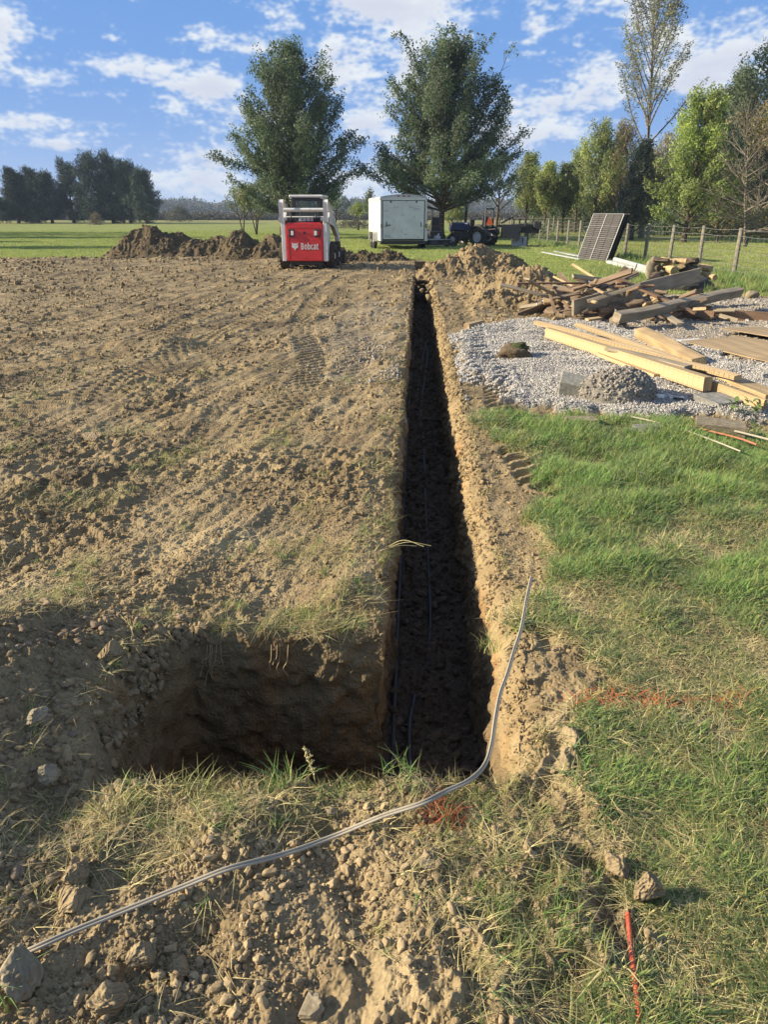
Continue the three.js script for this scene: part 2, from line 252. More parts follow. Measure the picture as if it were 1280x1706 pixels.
// wheel tracks of the machine
const TRACKS = [
  [[[600, 452], [560, 470], [510, 520], [505, 560], [520, 600], [500, 655], [420, 720], [300, 775], [120, 850], [-80, 930]], .16, 1],
  [[[560, 455], [470, 500], [360, 560], [250, 610], [130, 660], [0, 700], [-120, 740]], .16, 1],
  [[[500, 460], [380, 510], [260, 555], [130, 595], [-60, 640]], .15, .9],
  [[[430, 470], [300, 500], [150, 535], [-50, 580]], .15, .8],
  [[[420, 800], [300, 850], [160, 905], [-40, 990]], .16, .7],
  [[[520, 760], [420, 850], [250, 930], [100, 990], [-60, 1060]], .15, .5],
  [[[600, 470], [580, 560], [600, 640]], .14, .5],
  [[[866, 752], [893, 790], [906, 812]], .13, 1.3], [[[905, 748], [925, 785], [940, 806]], .1, 1],
  [[[790, 590], [828, 640], [840, 690]], .13, 1], [[[765, 500], [790, 560], [800, 640]], .12, .8],
].map(([pts, w, k]) => { const c = new THREE.CatmullRomCurve3(pts.map(p => P(...p)), false, 'centripetal').getPoints(28); let s = 0; const q = c.map((p, i) => { if (i) s += p.distanceTo(c[i - 1]); return [p.x, p.z, s]; }); return { q, w, k, x0: Math.min(...q.map(p => p[0])) - .5, x1: Math.max(...q.map(p => p[0])) + .5, z0: Math.min(...q.map(p => p[1])) - .5, z1: Math.max(...q.map(p => p[1])) + .5 }; });
function tracks(x, z) {       // [height, how much pressed flat]
  let h = 0, f = 0;
  for (const t of TRACKS) {
    if (x < t.x0 || x > t.x1 || z < t.z0 || z > t.z1) continue;
    let best = 1e9, s = 0, side = 0;
    for (let i = 1; i < t.q.length; i++) { const a = t.q[i - 1], b = t.q[i], dx = b[0] - a[0], dz = b[1] - a[1], L2 = dx * dx + dz * dz, u = clamp(((x - a[0]) * dx + (z - a[1]) * dz) / L2), ex = x - a[0] - u * dx, ez = z - a[1] - u * dz, d = ex * ex + ez * ez; if (d < best) { best = d; s = a[2] + u * Math.sqrt(L2); side = Math.sign(ex * dz - ez * dx); } }
    const d = Math.sqrt(best) / t.w; if (d > 2.2) continue;
    const inn = 1 - sm(.8, 1.1, d), wear = t.k * (z > -6 && x < 0 ? sm(-3.6, -6.2, z) : 1) * sm(-.85, -.25, n2(s * .7 + t.w * 50, x)), rib = sm(-.2, .5, Math.sin((s + d * side * t.w * .55) * 6.283 / .15));
    h += wear * (inn * (-.030 + .050 * rib) + .010 * Math.exp(-((d - 1.3) ** 2) * 9)); f = Math.max(f, inn * wear);
  }
  return [h, Math.min(f, 1)];
}
// each ground point: height and colour, and what lies there (0 dirt, 1 lawn, 2 gravel)
const G = { y: 0, r: 0, g: 0, b: 0, zone: 0, grass: 0 };
function ground(x, z, fine = true) {
  const D = Math.hypot(x, z), e1 = .16 * n2(x * 2.1, z * 2.1) + .10 * n2(x * 7, z * 7) + .05 * n2(x * 19, z * 19);
  const ln = LAWN_NEAR(x, z) + e1 * .9, lf = LAWN_FAR(x, z) + e1 * (D > 10 ? 2.2 : 1), gr = GRAVEL(x, z) + e1, st = STONY(x, z) + e1 * 1.4, mx = MIXED(x, z) + e1 * 3;
  const lawn = Math.max(1 - sm(-.06, .05, ln), 1 - sm(-.25, .2, lf)), grav = (1 - sm(-.06, .06, gr)) * (1 - lawn);
  const stony = Math.max(1 - sm(-.5, .2, st), .34 * (1 - sm(-.5, .5, mx))) * (1 - lawn) * (1 - grav);
  let y = .035 * n2(x * .35, z * .35) + .02 * n2(x * 1.1 + 5, z * 1.1), trk = 0;
  let big = fbm2(x * .5, z * .5, 3), med = n2(x * 2.2 + 3, z * 2.2);
  if (D > 40) y *= .4;
  if (lawn < 1 && D < 60) {
    const a = n2(x * 3, z * 3), b = 1 - 2 * Math.abs(n2(x * 8.5, z * 8.5 + 3)), c = 1 - 2 * Math.abs(n2(x * 22 + 4, z * 22)), d = n2(x * 52, z * 52), e = n2(x * 110, z * 110), ax = x * .97 + z * .24, az = x * .24 - z * .97, sc = 1.1 * n2(ax * 6, az * .9) + .6 * n2(ax * 17, az * 2.6) + 1.6 * n2(ax * 1.7 + 9, az * .22);
    const [th, tf] = x < 1.6 ? tracks(x, z) : [0, 0]; trk = tf;
    const near = sm(-2.0, -1.3, z), rough = (x > xL(z) + .2 && z < -1.8 && z > -12 ? .6 : 1) * mix(1, .32, tf) * mix(1, .6, grav) * (1 + .25 * near);
    let hh = .014 * a + mix(.0065, .009, near) * (b - .3) + mix(.007, .0025, near) * (c - .3) + mix(.0060, .0036, near) * d + mix(.0040, .0048, near) * e + .015 * sc * (1 - near);
    hh += sm(.05, .4, n2(x * .8 + 9, z * .8)) * .024 * (b + .4 * c);
    y += (1 - lawn) * (hh * rough + th);
    if (x < -3 && z < -12) y += (1 - lawn) * .035 * Math.max(0, n2(x * .9, z * 1.6) + .1) * sm(-12, -18, z);
    if (grav > 0) y += grav * (.05 + .03 * a);
    // loose spoil heaped at the near edge and on the left bank
    y += .24 * Math.exp(-(((x + 1.42) / .34) ** 2 + ((z + 1.95) / .55) ** 2)) + near * (.045 * n2(x * 3.6 + 7, z * 3.6) + .022 * n2(x * 8 + 3, z * 8)) * (1 - lawn);
    y += .09 * Math.exp(-(((x + 1.15) / .3) ** 2 + ((z + 1.3) / .2) ** 2)) - .05 * Math.exp(-(((x + .93) / .12) ** 2 + ((z + 1.5) / .2) ** 2));
    { const q = n2(x * 2, z * 2) * .12, ex = x + 2.75, ez = z + 9.0; y += .13 * Math.exp(-(((ex + q) / .55) ** 2 + (ez / .35) ** 2)); }      // a hump in the middle of the dug field
    // ridge of raked earth on the left lip
    const dl = (xL(z) - x); if (z < -2.6 && z > -24 && dl > 0 && dl < .8) y += .03 * Math.exp(-(((dl - .22) / .18) ** 2)) * (1 + n2(z * 3, x)) ;
  }
  if (lawn > 0) y += lawn * (.012 * n2(x * 5, z * 5) + (D < 12 ? .02 : .012));
  // colour
  const wet = clamp(.5 + .9 * big + .35 * med), fleck = .5 + .5 * n2(x * 30, z * 30), t = clamp(.5 + .8 * n2(x * 1.4 + 11, z * 1.4) + .3 * n2(x * 5, z * 5));
  let r = mix(.275, .43, t), g = mix(.207, .335, t), b = mix(.104, .176, t);
  const dk = (1 - .46 * sm(.5, .95, wet) * (1 - trk)) * (.94 + .12 * n2(x * 3.3, z * 3.3 + 80)); r *= dk; g *= dk; b *= dk;
  if (z > -2.2) { const p = .5 * sm(-2.2, -1.6, z); r = mix(r, .40, p); g = mix(g, .315, p); b = mix(b, .18, p); }
  const pale = .3 * trk * sm(0, .35, n2(x * 1.1, z * 1.1 + 30)); r = mix(r, .46, pale); g = mix(g, .355, pale); b = mix(b, .20, pale);
  const gs = .34 * sm(.1, .5, n2(x * 1.7 + 40, z * 1.7)) * sm(-9, -5, z) * (x < .2 ? 1 : 0) * (1 - trk); r = mix(r, .15, gs); g = mix(g, .155, gs); b = mix(b, .055, gs);      // trodden grass in the earth
  if (stony > 0) { const s = stony * (.35 + .5 * fleck); r = mix(r, .40, s); g = mix(g, .375, s); b = mix(b, .33, s); }
  if (grav > 0) { r = mix(r, .42, grav); g = mix(g, .42, grav); b = mix(b, .41, grav); }
  if (lawn > 0) {
    let lr, lg, lb; const m = clamp(.5 + .7 * fbm2(x * .23, z * .23, 3) + .25 * n2(x * 1.3, z * 1.3));
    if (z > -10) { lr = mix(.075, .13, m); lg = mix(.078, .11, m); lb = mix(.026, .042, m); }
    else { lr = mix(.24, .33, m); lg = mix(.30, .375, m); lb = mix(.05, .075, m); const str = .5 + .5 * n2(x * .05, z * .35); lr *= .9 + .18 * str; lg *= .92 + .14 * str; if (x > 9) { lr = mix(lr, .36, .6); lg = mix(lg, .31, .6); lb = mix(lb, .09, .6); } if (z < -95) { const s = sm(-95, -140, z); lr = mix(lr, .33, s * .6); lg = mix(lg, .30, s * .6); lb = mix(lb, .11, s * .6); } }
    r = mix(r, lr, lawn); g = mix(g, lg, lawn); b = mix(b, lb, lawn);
  }
  G.y = y; G.r = r; G.g = g; G.b = b; G.grass = lawn; G.stony = stony; G.grav = grav; G.trk = trk;
  G.zone = lawn > .5 ? 1 : grav > .5 ? 2 : 0; return G;
}
const gy = (x, z) => ground(x, z).y;

function gridMesh(rows, cols, fx, keep) {          // rows of z, columns of u -> zones of triangles
  const n = rows.length, m = cols.length, pos = new Float32Array(n * m * 3), col = new Float32Array(n * m * 3), uv = new Float32Array(n * m * 2), zone = new Uint8Array(n * m), cut = new Uint8Array(n * m);
  for (let j = 0; j < n; j++) for (let i = 0; i < m; i++) {
    const k = j * m + i, z = rows[j], x = fx(cols[i], z); ground(x, z); pos.set([x, G.y, z], k * 3); col.set([G.r, G.g, G.b], k * 3); uv.set([x / 1.1, z / 1.1], k * 2); zone[k] = G.zone;
    if (keep) { const h = holeDist(x, z); cut[k] = h.d < h.r - .006 ? 1 : 0; }
  }
  const idx = [[], [], []];
  for (let j = 0; j + 1 < n; j++) for (let i = 0; i + 1 < m; i++) {
    const a = j * m + i, b = a + 1, c = a + m, d = c + 1;
    if (!(cut[a] && cut[b] && cut[c])) idx[zone[a]].push(a, c, b);
    if (!(cut[b] && cut[d] && cut[c])) idx[zone[d]].push(b, c, d);
  }
  const all = new THREE.BufferGeometry(); all.setAttribute('position', new THREE.BufferAttribute(pos, 3)); 
  const full = new Uint32Array(idx[0].length + idx[1].length + idx[2].length); full.set(idx[0]); full.set(idx[1], idx[0].length); full.set(idx[2], idx[0].length + idx[1].length);
  all.setIndex(new THREE.BufferAttribute(full, 1)); all.computeVertexNormals(); const nor = all.attributes.normal.array;
  return idx.map(ix => { if (!ix.length) return null; const map = new Int32Array(n * m).fill(-1), o = []; let c = 0; const out = new Uint32Array(ix.length); for (let q = 0; q < ix.length; q++) { const v = ix[q]; if (map[v] < 0) { map[v] = c++; o.push(v); } out[q] = map[v]; }
    const g = new THREE.BufferGeometry(), take = (src, w) => { const t = new Float32Array(c * w); for (let q = 0; q < c; q++) for (let e = 0; e < w; e++) t[q * w + e] = src[o[q] * w + e]; return new THREE.BufferAttribute(t, w); };
    g.setAttribute('position', take(pos, 3)); g.setAttribute('normal', take(nor, 3)); g.setAttribute('color', take(col, 3)); g.setAttribute('uv', take(uv, 2)); g.setIndex(new THREE.BufferAttribute(out, 1)); return g; });
}
{
  const rows = []; for (let z = .45; z < 33;) { rows.push(-z); z += .0046 * (z + .5); } rows.push(-33); rows.reverse();
  const cols = []; for (let i = 0; i <= 600; i++) cols.push(i / 300 - 1);
  const near = gridMesh(rows, cols, (u, z) => u * .78 * (-z + 1.1), true);
  const outer = [];
  const zs = [-33]; for (let z = 33; z < 2600;) { z *= 1.045; zs.unshift(-z); }
  outer.push(gridMesh(zs, Array.from({ length: 181 }, (_, i) => i / 90 - 1), (u, z) => u * .78 * (-z + 1.1)));
  const zn = rows.filter((_, i) => i % 9 === 0); if (zn[zn.length - 1] !== -.45) zn.push(rows[rows.length - 1]); zn.push(2, 6, 20, 90, 400); const zz = [...zs.slice(0, -1).filter((_, i) => i % 3 === 0), -33, ...zn.slice(1)];
  const side = Array.from({ length: 26 }, (_, i) => 1 + (i / 25) ** 3 * 1);
  for (const s of [-1, 1]) outer.push(gridMesh(zz, s > 0 ? side : [...side].reverse().map(v => -v), (u, z) => { const e = .78 * (Math.max(-z, .45) + 1.1), q = Math.abs(u) - 1; return Math.sign(u) * (e + q * (2400)); }));
  outer.push(gridMesh([-.45, -.1, .5, 2, 6, 20, 90, 400], Array.from({ length: 41 }, (_, i) => i / 20 - 1), (u, z) => u * .78 * 1.55));
  const pick = k => mergeGeometries([near, ...outer].map(g => g[k]).filter(Boolean));
  solo('dirt_ground', pick(0), M.dirt, 'bare tan earth with wheel tracks around the trench', null, null, 'structure');
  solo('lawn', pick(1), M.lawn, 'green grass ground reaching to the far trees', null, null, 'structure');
  solo('gravel_bed', pick(2), M.gravelBase, 'bed of crushed grey stone under the lumber', null, null, 'structure');
}

// walls of the dig: a ribbon that rolls over the lip, drops and meets the floor
{
  const samples = []; 
  for (const s of SEG) { const L = Math.sqrt(s.L2), D = Math.hypot(s.a.x + s.dx / 2, s.a.z + s.dz / 2), n = Math.max(2, Math.round(L / (.0036 * (D + .6)))); for (let i = 0; i < n; i++) { const t = i / n; samples.push({ x: s.a.x + t * s.dx, z: s.a.z + t * s.dz, r: mix(s.a.r, s.b.r, t), v: mix(s.a.v, s.b.v, t) }); } }
  const N = samples.length; let area = 0; samples.forEach((p, i) => { const q = samples[(i + 1) % N]; area += p.x * q.z - q.x * p.z; });
  for (let i = 0; i < N; i++) { const p = samples[i]; let nx = 0, nz = 0; const D = Math.hypot(p.x, p.z), w = Math.max(2, Math.round(.07 / (.0036 * (D + .6)))); for (let k = -w; k <= w; k++) { const a = samples[(i + k + N - 1) % N], b = samples[(i + k + N + 1) % N], ex = b.x - a.x, ez = b.z - a.z, l = Math.hypot(ex, ez) || 1; nx += ez / l; nz += -ex / l; } const l = Math.hypot(nx, nz), sg = area > 0 ? 1 : -1; p.nx = sg * nx / l; p.nz = sg * nz / l; }   // outward
  const T = 84, pos = new Float32Array((N + 1) * T * 3), col = new Float32Array((N + 1) * T * 3), uv = new Float32Array((N + 1) * T * 2), idx = []; let run = 0;
  for (let i = 0; i <= N; i++) {
    const p = samples[i % N]; if (i) { const q = samples[i - 1]; run += Math.hypot(p.x - q.x, p.z - q.z); }
    const right = p.nx > .6, back = p.nz < -.5, D = Math.hypot(p.x, p.z);
    ground(p.x + p.nx * p.r, p.z + p.nz * p.r); const y0 = G.y, c0 = [G.r, G.g, G.b];
    for (let j = 0; j < T; j++) {
      const t = j / (T - 1); let o, y;
      if (t < .3) { const th = t / .3 * Math.PI / 2; o = p.r * (1 - Math.sin(th)); y = y0 - p.v * (1 - Math.cos(th)); }
      else { const k = (t - .3) / .7; o = right ? -.012 * k : .015 * k; y = mix(y0 - p.v, -DEPTH - .06, k); }
      const X = p.x + p.nx * o, Z = p.z + p.nz * o, w = sm(0, .12, t), fade2 = w * clamp(D / 3, .75, 1.4);
      let d = fade2 * (.045 * fbm3(X * 4, y * 4, Z * 4, 4) + .014 * (1 - 2 * Math.abs(n3(X * 11, y * 11, Z * 11))) + .013 * n3(X * 28, y * 28, Z * 28) + .009 * n3(X * 70, y * 70, Z * 70));
      if (right) d += w * .010 * n2((Z + y * .55) * 26, y * 3 + X) + w * .006 * n2((Z + y * .5) * 60, y * 6);
      else d += w * .035 * Math.max(0, n3(X * 13, y * 10, Z * 13)) - w * .04 * Math.max(0, n3(X * 5 + 9, y * 4, Z * 5) - .1);
      const k = (i * T + j); pos.set([X + p.nx * d, y + .3 * d, Z + p.nz * d], k * 3); uv.set([run / 1.1, y / 1.1], k * 2);
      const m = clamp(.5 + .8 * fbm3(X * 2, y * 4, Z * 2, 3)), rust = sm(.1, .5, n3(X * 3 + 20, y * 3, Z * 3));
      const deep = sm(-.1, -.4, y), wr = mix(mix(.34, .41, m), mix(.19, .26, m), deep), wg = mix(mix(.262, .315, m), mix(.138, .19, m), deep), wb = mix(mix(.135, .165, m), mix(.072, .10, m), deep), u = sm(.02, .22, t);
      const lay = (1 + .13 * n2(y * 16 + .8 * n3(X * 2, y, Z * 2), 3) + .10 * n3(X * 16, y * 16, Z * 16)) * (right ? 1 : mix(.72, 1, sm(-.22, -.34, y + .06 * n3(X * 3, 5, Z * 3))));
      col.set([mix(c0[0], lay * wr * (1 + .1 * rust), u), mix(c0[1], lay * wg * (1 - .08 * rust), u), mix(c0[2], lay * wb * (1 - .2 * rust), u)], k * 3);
      if (i < N && j + 1 < T) { const a = k, b = k + T; idx.push(a, a + 1, b, b, a + 1, b + 1); }
    }
  }
  const g = new THREE.BufferGeometry(); g.setAttribute('position', new THREE.BufferAttribute(pos, 3)); g.setAttribute('color', new THREE.BufferAttribute(col, 3)); g.setAttribute('uv', new THREE.BufferAttribute(uv, 2)); g.setIndex(idx); g.computeVertexNormals();
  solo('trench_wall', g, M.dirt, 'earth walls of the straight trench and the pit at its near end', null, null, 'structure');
}
const floorY = (x, z) => -DEPTH + .03 * n2(x * 3, z * 3) + .022 * (1 - 2 * Math.abs(n2(x * 8, z * 8))) + .012 * (1 - 2 * Math.abs(n2(x * 19, z * 19))) + .006 * n2(x * 45, z * 45);
{
  const mk = (z0, z1, fx0, fx1, nx) => { const rows = []; for (let z = -z0; z < -z1;) { rows.push(-z); z += .006 * (z + .5); } rows.push(z1); const pos = [], col = [], uv = [], idx = [];
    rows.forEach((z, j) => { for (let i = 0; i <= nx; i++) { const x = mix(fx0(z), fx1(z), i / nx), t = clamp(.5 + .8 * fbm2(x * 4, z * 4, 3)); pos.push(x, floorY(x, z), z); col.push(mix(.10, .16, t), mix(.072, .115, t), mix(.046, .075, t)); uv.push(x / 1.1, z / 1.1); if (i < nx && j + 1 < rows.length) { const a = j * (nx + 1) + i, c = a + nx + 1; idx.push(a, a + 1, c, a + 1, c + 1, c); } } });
    const g = new THREE.BufferGeometry(); g.setAttribute('position', new THREE.Float32BufferAttribute(pos, 3)); g.setAttribute('color', new THREE.Float32BufferAttribute(col, 3)); g.setAttribute('uv', new THREE.Float32BufferAttribute(uv, 2)); g.setIndex(idx); g.computeVertexNormals(); return g; };
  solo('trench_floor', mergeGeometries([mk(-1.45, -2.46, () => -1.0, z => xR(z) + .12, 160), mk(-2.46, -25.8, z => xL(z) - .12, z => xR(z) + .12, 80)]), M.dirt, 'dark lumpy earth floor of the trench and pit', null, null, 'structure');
}

// ------------------------------------------------------------------ trees
function leafSpray(n, size, spread, seed, wide = .5) {     // a handful of folded leaves round a twig
  const r = rnd(seed), pos = [], nor = [];
  for (let i = 0; i < n; i++) {
    const c = V((r() - .5) * 2, (r() - .5) * 2, (r() - .5) * 2).multiplyScalar(spread * .6).add(V(0, (r() - .3) * spread * .5, 0));
    const q = new THREE.Quaternion().setFromEuler(new THREE.Euler(r() * 6.3, r() * 6.3, r() * 6.3)), s = size * (.7 + .6 * r()), w = s * wide;
    const a = V(0, 0, 0), t = V(0, s, 0), l = V(-w / 2, s * .45, w * .18), k = V(w / 2, s * .45, w * .18);
    const A = [a, l, t, a, t, k].map(v => v.clone().applyQuaternion(q).add(c));
    for (const [i0, i1, i2] of [[0, 1, 2], [3, 4, 5]]) { const f = A[i1].clone().sub(A[i0]).cross(A[i2].clone().sub(A[i0])).normalize(); for (const v of [A[i0], A[i1], A[i2]]) { pos.push(v.x, v.y, v.z); nor.push(f.x, f.y, f.z); } }
  }
  const g = new THREE.BufferGeometry(); g.setAttribute('position', new THREE.Float32BufferAttribute(pos, 3)); g.setAttribute('normal', new THREE.Float32BufferAttribute(nor, 3)); g.setAttribute('uv', new THREE.Float32BufferAttribute(new Float32Array(pos.length / 3 * 2), 2)); return g;
}
function limbGeo(pts, r0, r1, k = 6) {
  const c = new THREE.CatmullRomCurve3(pts), n = Math.max(3, pts.length * 2), g = new THREE.TubeGeometry(c, n, 1, k), p = g.attributes.position;
  for (let i = 0; i <= n; i++) { const t = i / n, q = c.getPointAt(t), r = mix(r0, r1, Math.pow(t, .8)); for (let j = 0; j <= k; j++) { const a = i * (k + 1) + j; p.setXYZ(a, q.x + (p.getX(a) - q.x) * r, q.y + (p.getY(a) - q.y) * r, q.z + (p.getZ(a) - q.z) * r); } }
  const u = g.attributes.uv; for (let i = 0; i < u.count; i++) u.setXY(i, u.getX(i) * c.getLength(), u.getY(i) * .6); return g;
}
// o: seed, h (height), clear (bare trunk), rad (trunk), R (crown radius), prof(t) crown outline, limbs, up (limb lift at base, degrees), up2 (at the top), sub, sprays, leaf colours
function treeParts(o) {
  const r = rnd(o.seed), wood = [], sites = [];
  const stems = o.stems || 1;
  for (let s = 0; s < stems; s++) {
    const lean = stems > 1 ? .22 : (o.lean || .03), la = s / stems * 6.28 + r(), bend = V(Math.cos(la) * lean, 0, Math.sin(la) * lean);
    const tip = o.h * (stems > 1 ? .75 + .25 * r() : 1), lead = []; for (let i = 0; i <= 7; i++) { const t = i / 7; lead.push(V(bend.x * tip * t + (r() - .5) * .02 * o.h * t, tip * t * .97, bend.z * tip * t + (r() - .5) * .02 * o.h * t)); }
    const trunk = new THREE.CatmullRomCurve3(lead); lead[0].y = -.15; wood.push(limbGeo(lead, o.rad / Math.sqrt(stems), .012, 8)); if (stems === 1) { wood.push(limbGeo([V(0, -.15, 0), V(0, .12, 0), V(0, .6, 0)], o.rad * 1.45, o.rad * .95, 9)); }
    const nl = Math.round(o.limbs / stems);
    for (let i = 0; i < nl; i++) {
      const t = Math.pow((i + r()) / nl, o.bias || .85), y = mix(o.clear, o.h * .93, t), tt = (y - 0) / (o.h * .97), a = i * 2.4 + r() * .9, base = trunk.getPointAt(clamp(tt * (o.h / tip)));
      const jit = (o.jit ?? .6) + (1.15 - (o.jit ?? .6)) * r(), lift = R(mix(o.up, o.up2 ?? 65, o.fan ? clamp(t * .7 + o.fan * (r() - .3)) : t) + (r() - .5) * 16), out = V(Math.cos(a), 0, Math.sin(a));
      let L = 0; for (let k = 0; k < 5; k++) { const tipT = clamp((y + L * Math.sin(lift) * (1 + (o.curve ?? .12)) - o.clear) / (o.h * .98 - o.clear)), want = o.R * o.prof(tipT) * jit / Math.max(.3, Math.cos(lift)); L = k ? mix(L, want, .6) : want * .7; }
      L = Math.min(L, (o.h * 1.01 - y) / Math.max(.2, Math.sin(lift)) + .3);
      const pts = []; for (let k = 0; k <= 4; k++) { const u = k / 4; pts.push(base.clone().addScaledVector(out, Math.cos(lift) * L * u * (1 - .12 * u)).add(V((r() - .5) * .06 * L * u, Math.sin(lift) * L * u * (1 + (o.curve ?? .12) * u) , (r() - .5) * .06 * L * u))); }
      wood.push(limbGeo(pts, Math.max(.02, o.rad * .42 * (1 - t * .7)), .008, 5));
      const cv = new THREE.CatmullRomCurve3(pts), ns = Math.max(2, Math.round(o.sub * L / o.R));
      for (let k = 0; k < ns; k++) {
        const u = mix(o.inner ?? .25, 1, (k + r()) / ns), p = cv.getPoint(Math.min(u, 1)), tg = cv.getTangent(Math.min(u, .99));
        const dir = tg.clone().multiplyScalar(.9).add(V((r() - .5) * 1.5, (r() - .35) * (o.twigUp ?? 1), (r() - .5) * 1.5)).normalize(), tl = (o.twig ?? .2) * o.R * (1.15 - .6 * u) * (.6 + .8 * r());
        const e = p.clone().addScaledVector(dir, tl); if (o.twigsShown !== false && r() < (o.twigsShown ?? .4)) wood.push(limbGeo([p, p.clone().lerp(e, .5).add(V(0, .05 * tl, 0)), e], .014 * (o.twigR ?? 1), .005, 4));
        const m = o.gap && n3(p.x * .9 + o.seed, p.y * .9, p.z * .9) > .40 ? 0 : o.perTwig; for (let q = 0; q < m; q++) { const w = (q + .3 + r() * .7) / m; sites.push([p.clone().lerp(e, w).add(V((r() - .5) * .2, (r() - .5) * .2, (r() - .5) * .2).multiplyScalar(o.R * .2)), r()]); }
      }
    }
  }
  const list = sites.map(([p, q]) => { const cl = .5 + .5 * n3(p.x * .5 + o.seed, p.y * .5, p.z * .5) * 1.6, c = o.cols[Math.floor(q * o.cols.length) % o.cols.length], f = mix(.6, 1.35, clamp(cl)); return { m: mat4(p.x, p.y, p.z, r() * .8 - .4, r() * 6.28, r() * .8 - .4, .75 + .55 * r()), c: C(c[0] * f, c[1] * f, c[2] * f) }; });
  return { wood: mergeGeometries(wood.map(plain)), list };
}
const spraySmall = leafSpray(9, .145, .36, 5), sprayFine = leafSpray(7, .11, .30, 6), sprayBig = leafSpray(10, .20, .5, 7), sprayPine = leafSpray(26, .42, .62, 8, .16), sprayFar = leafSpray(10, .34, .7, 9, .7), sprayThin = leafSpray(5, .13, .4, 10);
function tree(name, label, category, pos, o, group) {
  const t = thing(name, label, category, pos, o.turn || 0, group), p = treeParts(o);
  part('trunk', p.wood, o.bark || M.bark, t);
  if (p.list.length) { const I = instances('crown', o.spray || spraySmall, o.leafMat || M.leaf, p.list, t); I.userData.kind = 'stuff'; }
  return t;
}
const ovoid = t => t < .34 ? .60 + .40 * Math.sin(t / .34 * 1.5708) : Math.sqrt(Math.max(.015, 1 - ((t - .34) / .67) ** 2));
const oval = t => Math.pow(Math.sin(Math.PI * clamp(.12 + .86 * Math.pow(t, .75))), .75), cone = t => 1.02 - .92 * t, column = t => Math.pow(Math.sin(Math.PI * clamp(.2 + .76 * t)), .6);
const teardrop = t => t < .28 ? .72 + t : 1.0 - Math.pow((t - .28) / .72, 1.35) * .86;
const G_DARK = [[.070, .120, .046], [.092, .150, .056], [.12, .175, .070], [.16, .215, .095]], G_MID = [[.12, .17, .045], [.15, .20, .055], [.18, .23, .06]], G_LIGHT = [[.24, .31, .06], [.30, .36, .08], [.36, .39, .10], [.20, .27, .06]],
  G_OLIVE = [[.25, .23, .06], [.30, .25, .07], [.19, .20, .06], [.34, .24, .07]], G_PALE = [[.20, .20, .12], [.16, .18, .09], [.25, .22, .10]], G_PINE = [[.026, .050, .034], [.040, .066, .042], [.06, .092, .052]], G_SPRUCE = [[.055, .085, .05], [.075, .11, .06]], G_RUST = [[.34, .24, .08], [.28, .25, .08], [.22, .24, .07]];
const foot = (px, z) => { const v = at(px, 400, z); return V(v.x, 0, z); };
const tall = (py, z) => at(640, py, z).y;

tree('shade_tree', 'tall leafy green tree standing behind the red skid steer', 'tree', foot(490, -50), { seed: 11, h: tall(68, -50) * .905, clear: 1.1, rad: .17, R: 5.0, prof: ovoid, limbs: 100, up: 16, up2: 74, fan: .85, sub: 20, perTwig: 6, twig: .2, inner: .2, bias: 1.4, gap: 1, cols: G_DARK, spray: spraySmall });
tree('shade_tree', 'tall leafy green tree rising right behind the white trailer', 'tree', foot(735, -48), { seed: 23, h: tall(52, -48) * .89, clear: 1.7, rad: .21, R: 5.5, prof: ovoid, limbs: 108, up: 16, up2: 74, fan: .85, sub: 22, perTwig: 6, twig: .19, inner: .2, bias: 1.4, gap: 1, cols: G_DARK, spray: spraySmall, turn: 1 });
// small trees on the field left of the machine
tree('small_tree', 'small bushy multi-stemmed tree at the left, nearest the open field', 'tree', foot(406, -60), { seed: 31, h: tall(314, -60), clear: .8, rad: .10, R: 1.7, prof: oval, stems: 3, limbs: 18, up: 45, sub: 9, perTwig: 3, twig: .3, cols: G_MID, spray: spraySmall });
tree('small_tree', 'small bushy multi-stemmed tree with yellowing top, between two others left of the skid steer', 'tree', foot(428, -58), { seed: 37, h: tall(306, -58), clear: .8, rad: .10, R: 1.8, prof: oval, stems: 3, limbs: 18, up: 45, sub: 9, perTwig: 3, twig: .3, cols: [...G_MID, [.22, .20, .05]], spray: spraySmall });
tree('small_tree', 'small tree with one bent trunk partly hidden by the left of the skid steer', 'tree', foot(470, -57), { seed: 41, h: tall(312, -57), clear: 1.4, rad: .14, R: 1.9, prof: oval, limbs: 16, up: 40, sub: 9, perTwig: 3, twig: .3, cols: G_MID, spray: spraySmall, lean: .08 });
tree('small_tree', 'small light green tree seen between skid steer and trailer', 'tree', foot(597, -75), { seed: 43, h: tall(343, -75), clear: 1, rad: .10, R: 1.6, prof: oval, limbs: 16, up: 40, sub: 9, perTwig: 3, twig: .3, cols: G_LIGHT, spray: spraySmall });
tree('small_tree', 'thin young tree whose top pokes up beside the left edge of the trailer roof', 'tree', foot(616, -72), { seed: 47, h: tall(316, -72), clear: 1, rad: .08, R: 1.0, prof: cone, limbs: 14, up: 45, sub: 7, perTwig: 3, twig: .3, cols: G_MID, spray: spraySmall });
tree('small_tree', 'low dark tree right behind the skid steer, below the big crown', 'tree', foot(560, -78), { seed: 49, h: tall(318, -78), clear: 1, rad: .12, R: 2.2, prof: oval, limbs: 18, up: 35, sub: 9, perTwig: 3, twig: .3, cols: G_DARK, spray: spraySmall });
tree('small_tree', 'yellow-green small tree behind the front of the blue tractor', 'tree', foot(752, -60), { seed: 53, h: tall(338, -60), clear: .6, rad: .09, R: 1.7, prof: oval, limbs: 18, up: 35, sub: 9, perTwig: 3, twig: .3, cols: G_LIGHT, spray: spraySmall });
tree('small_tree', 'dark-leaved tree with a straight trunk behind the tractor hood', 'tree', foot(774, -53), { seed: 59, h: tall(250, -53), clear: 2, rad: .14, R: 2.6, prof: oval, limbs: 24, up: 35, sub: 10, perTwig: 3, twig: .25, cols: G_DARK, spray: spraySmall });
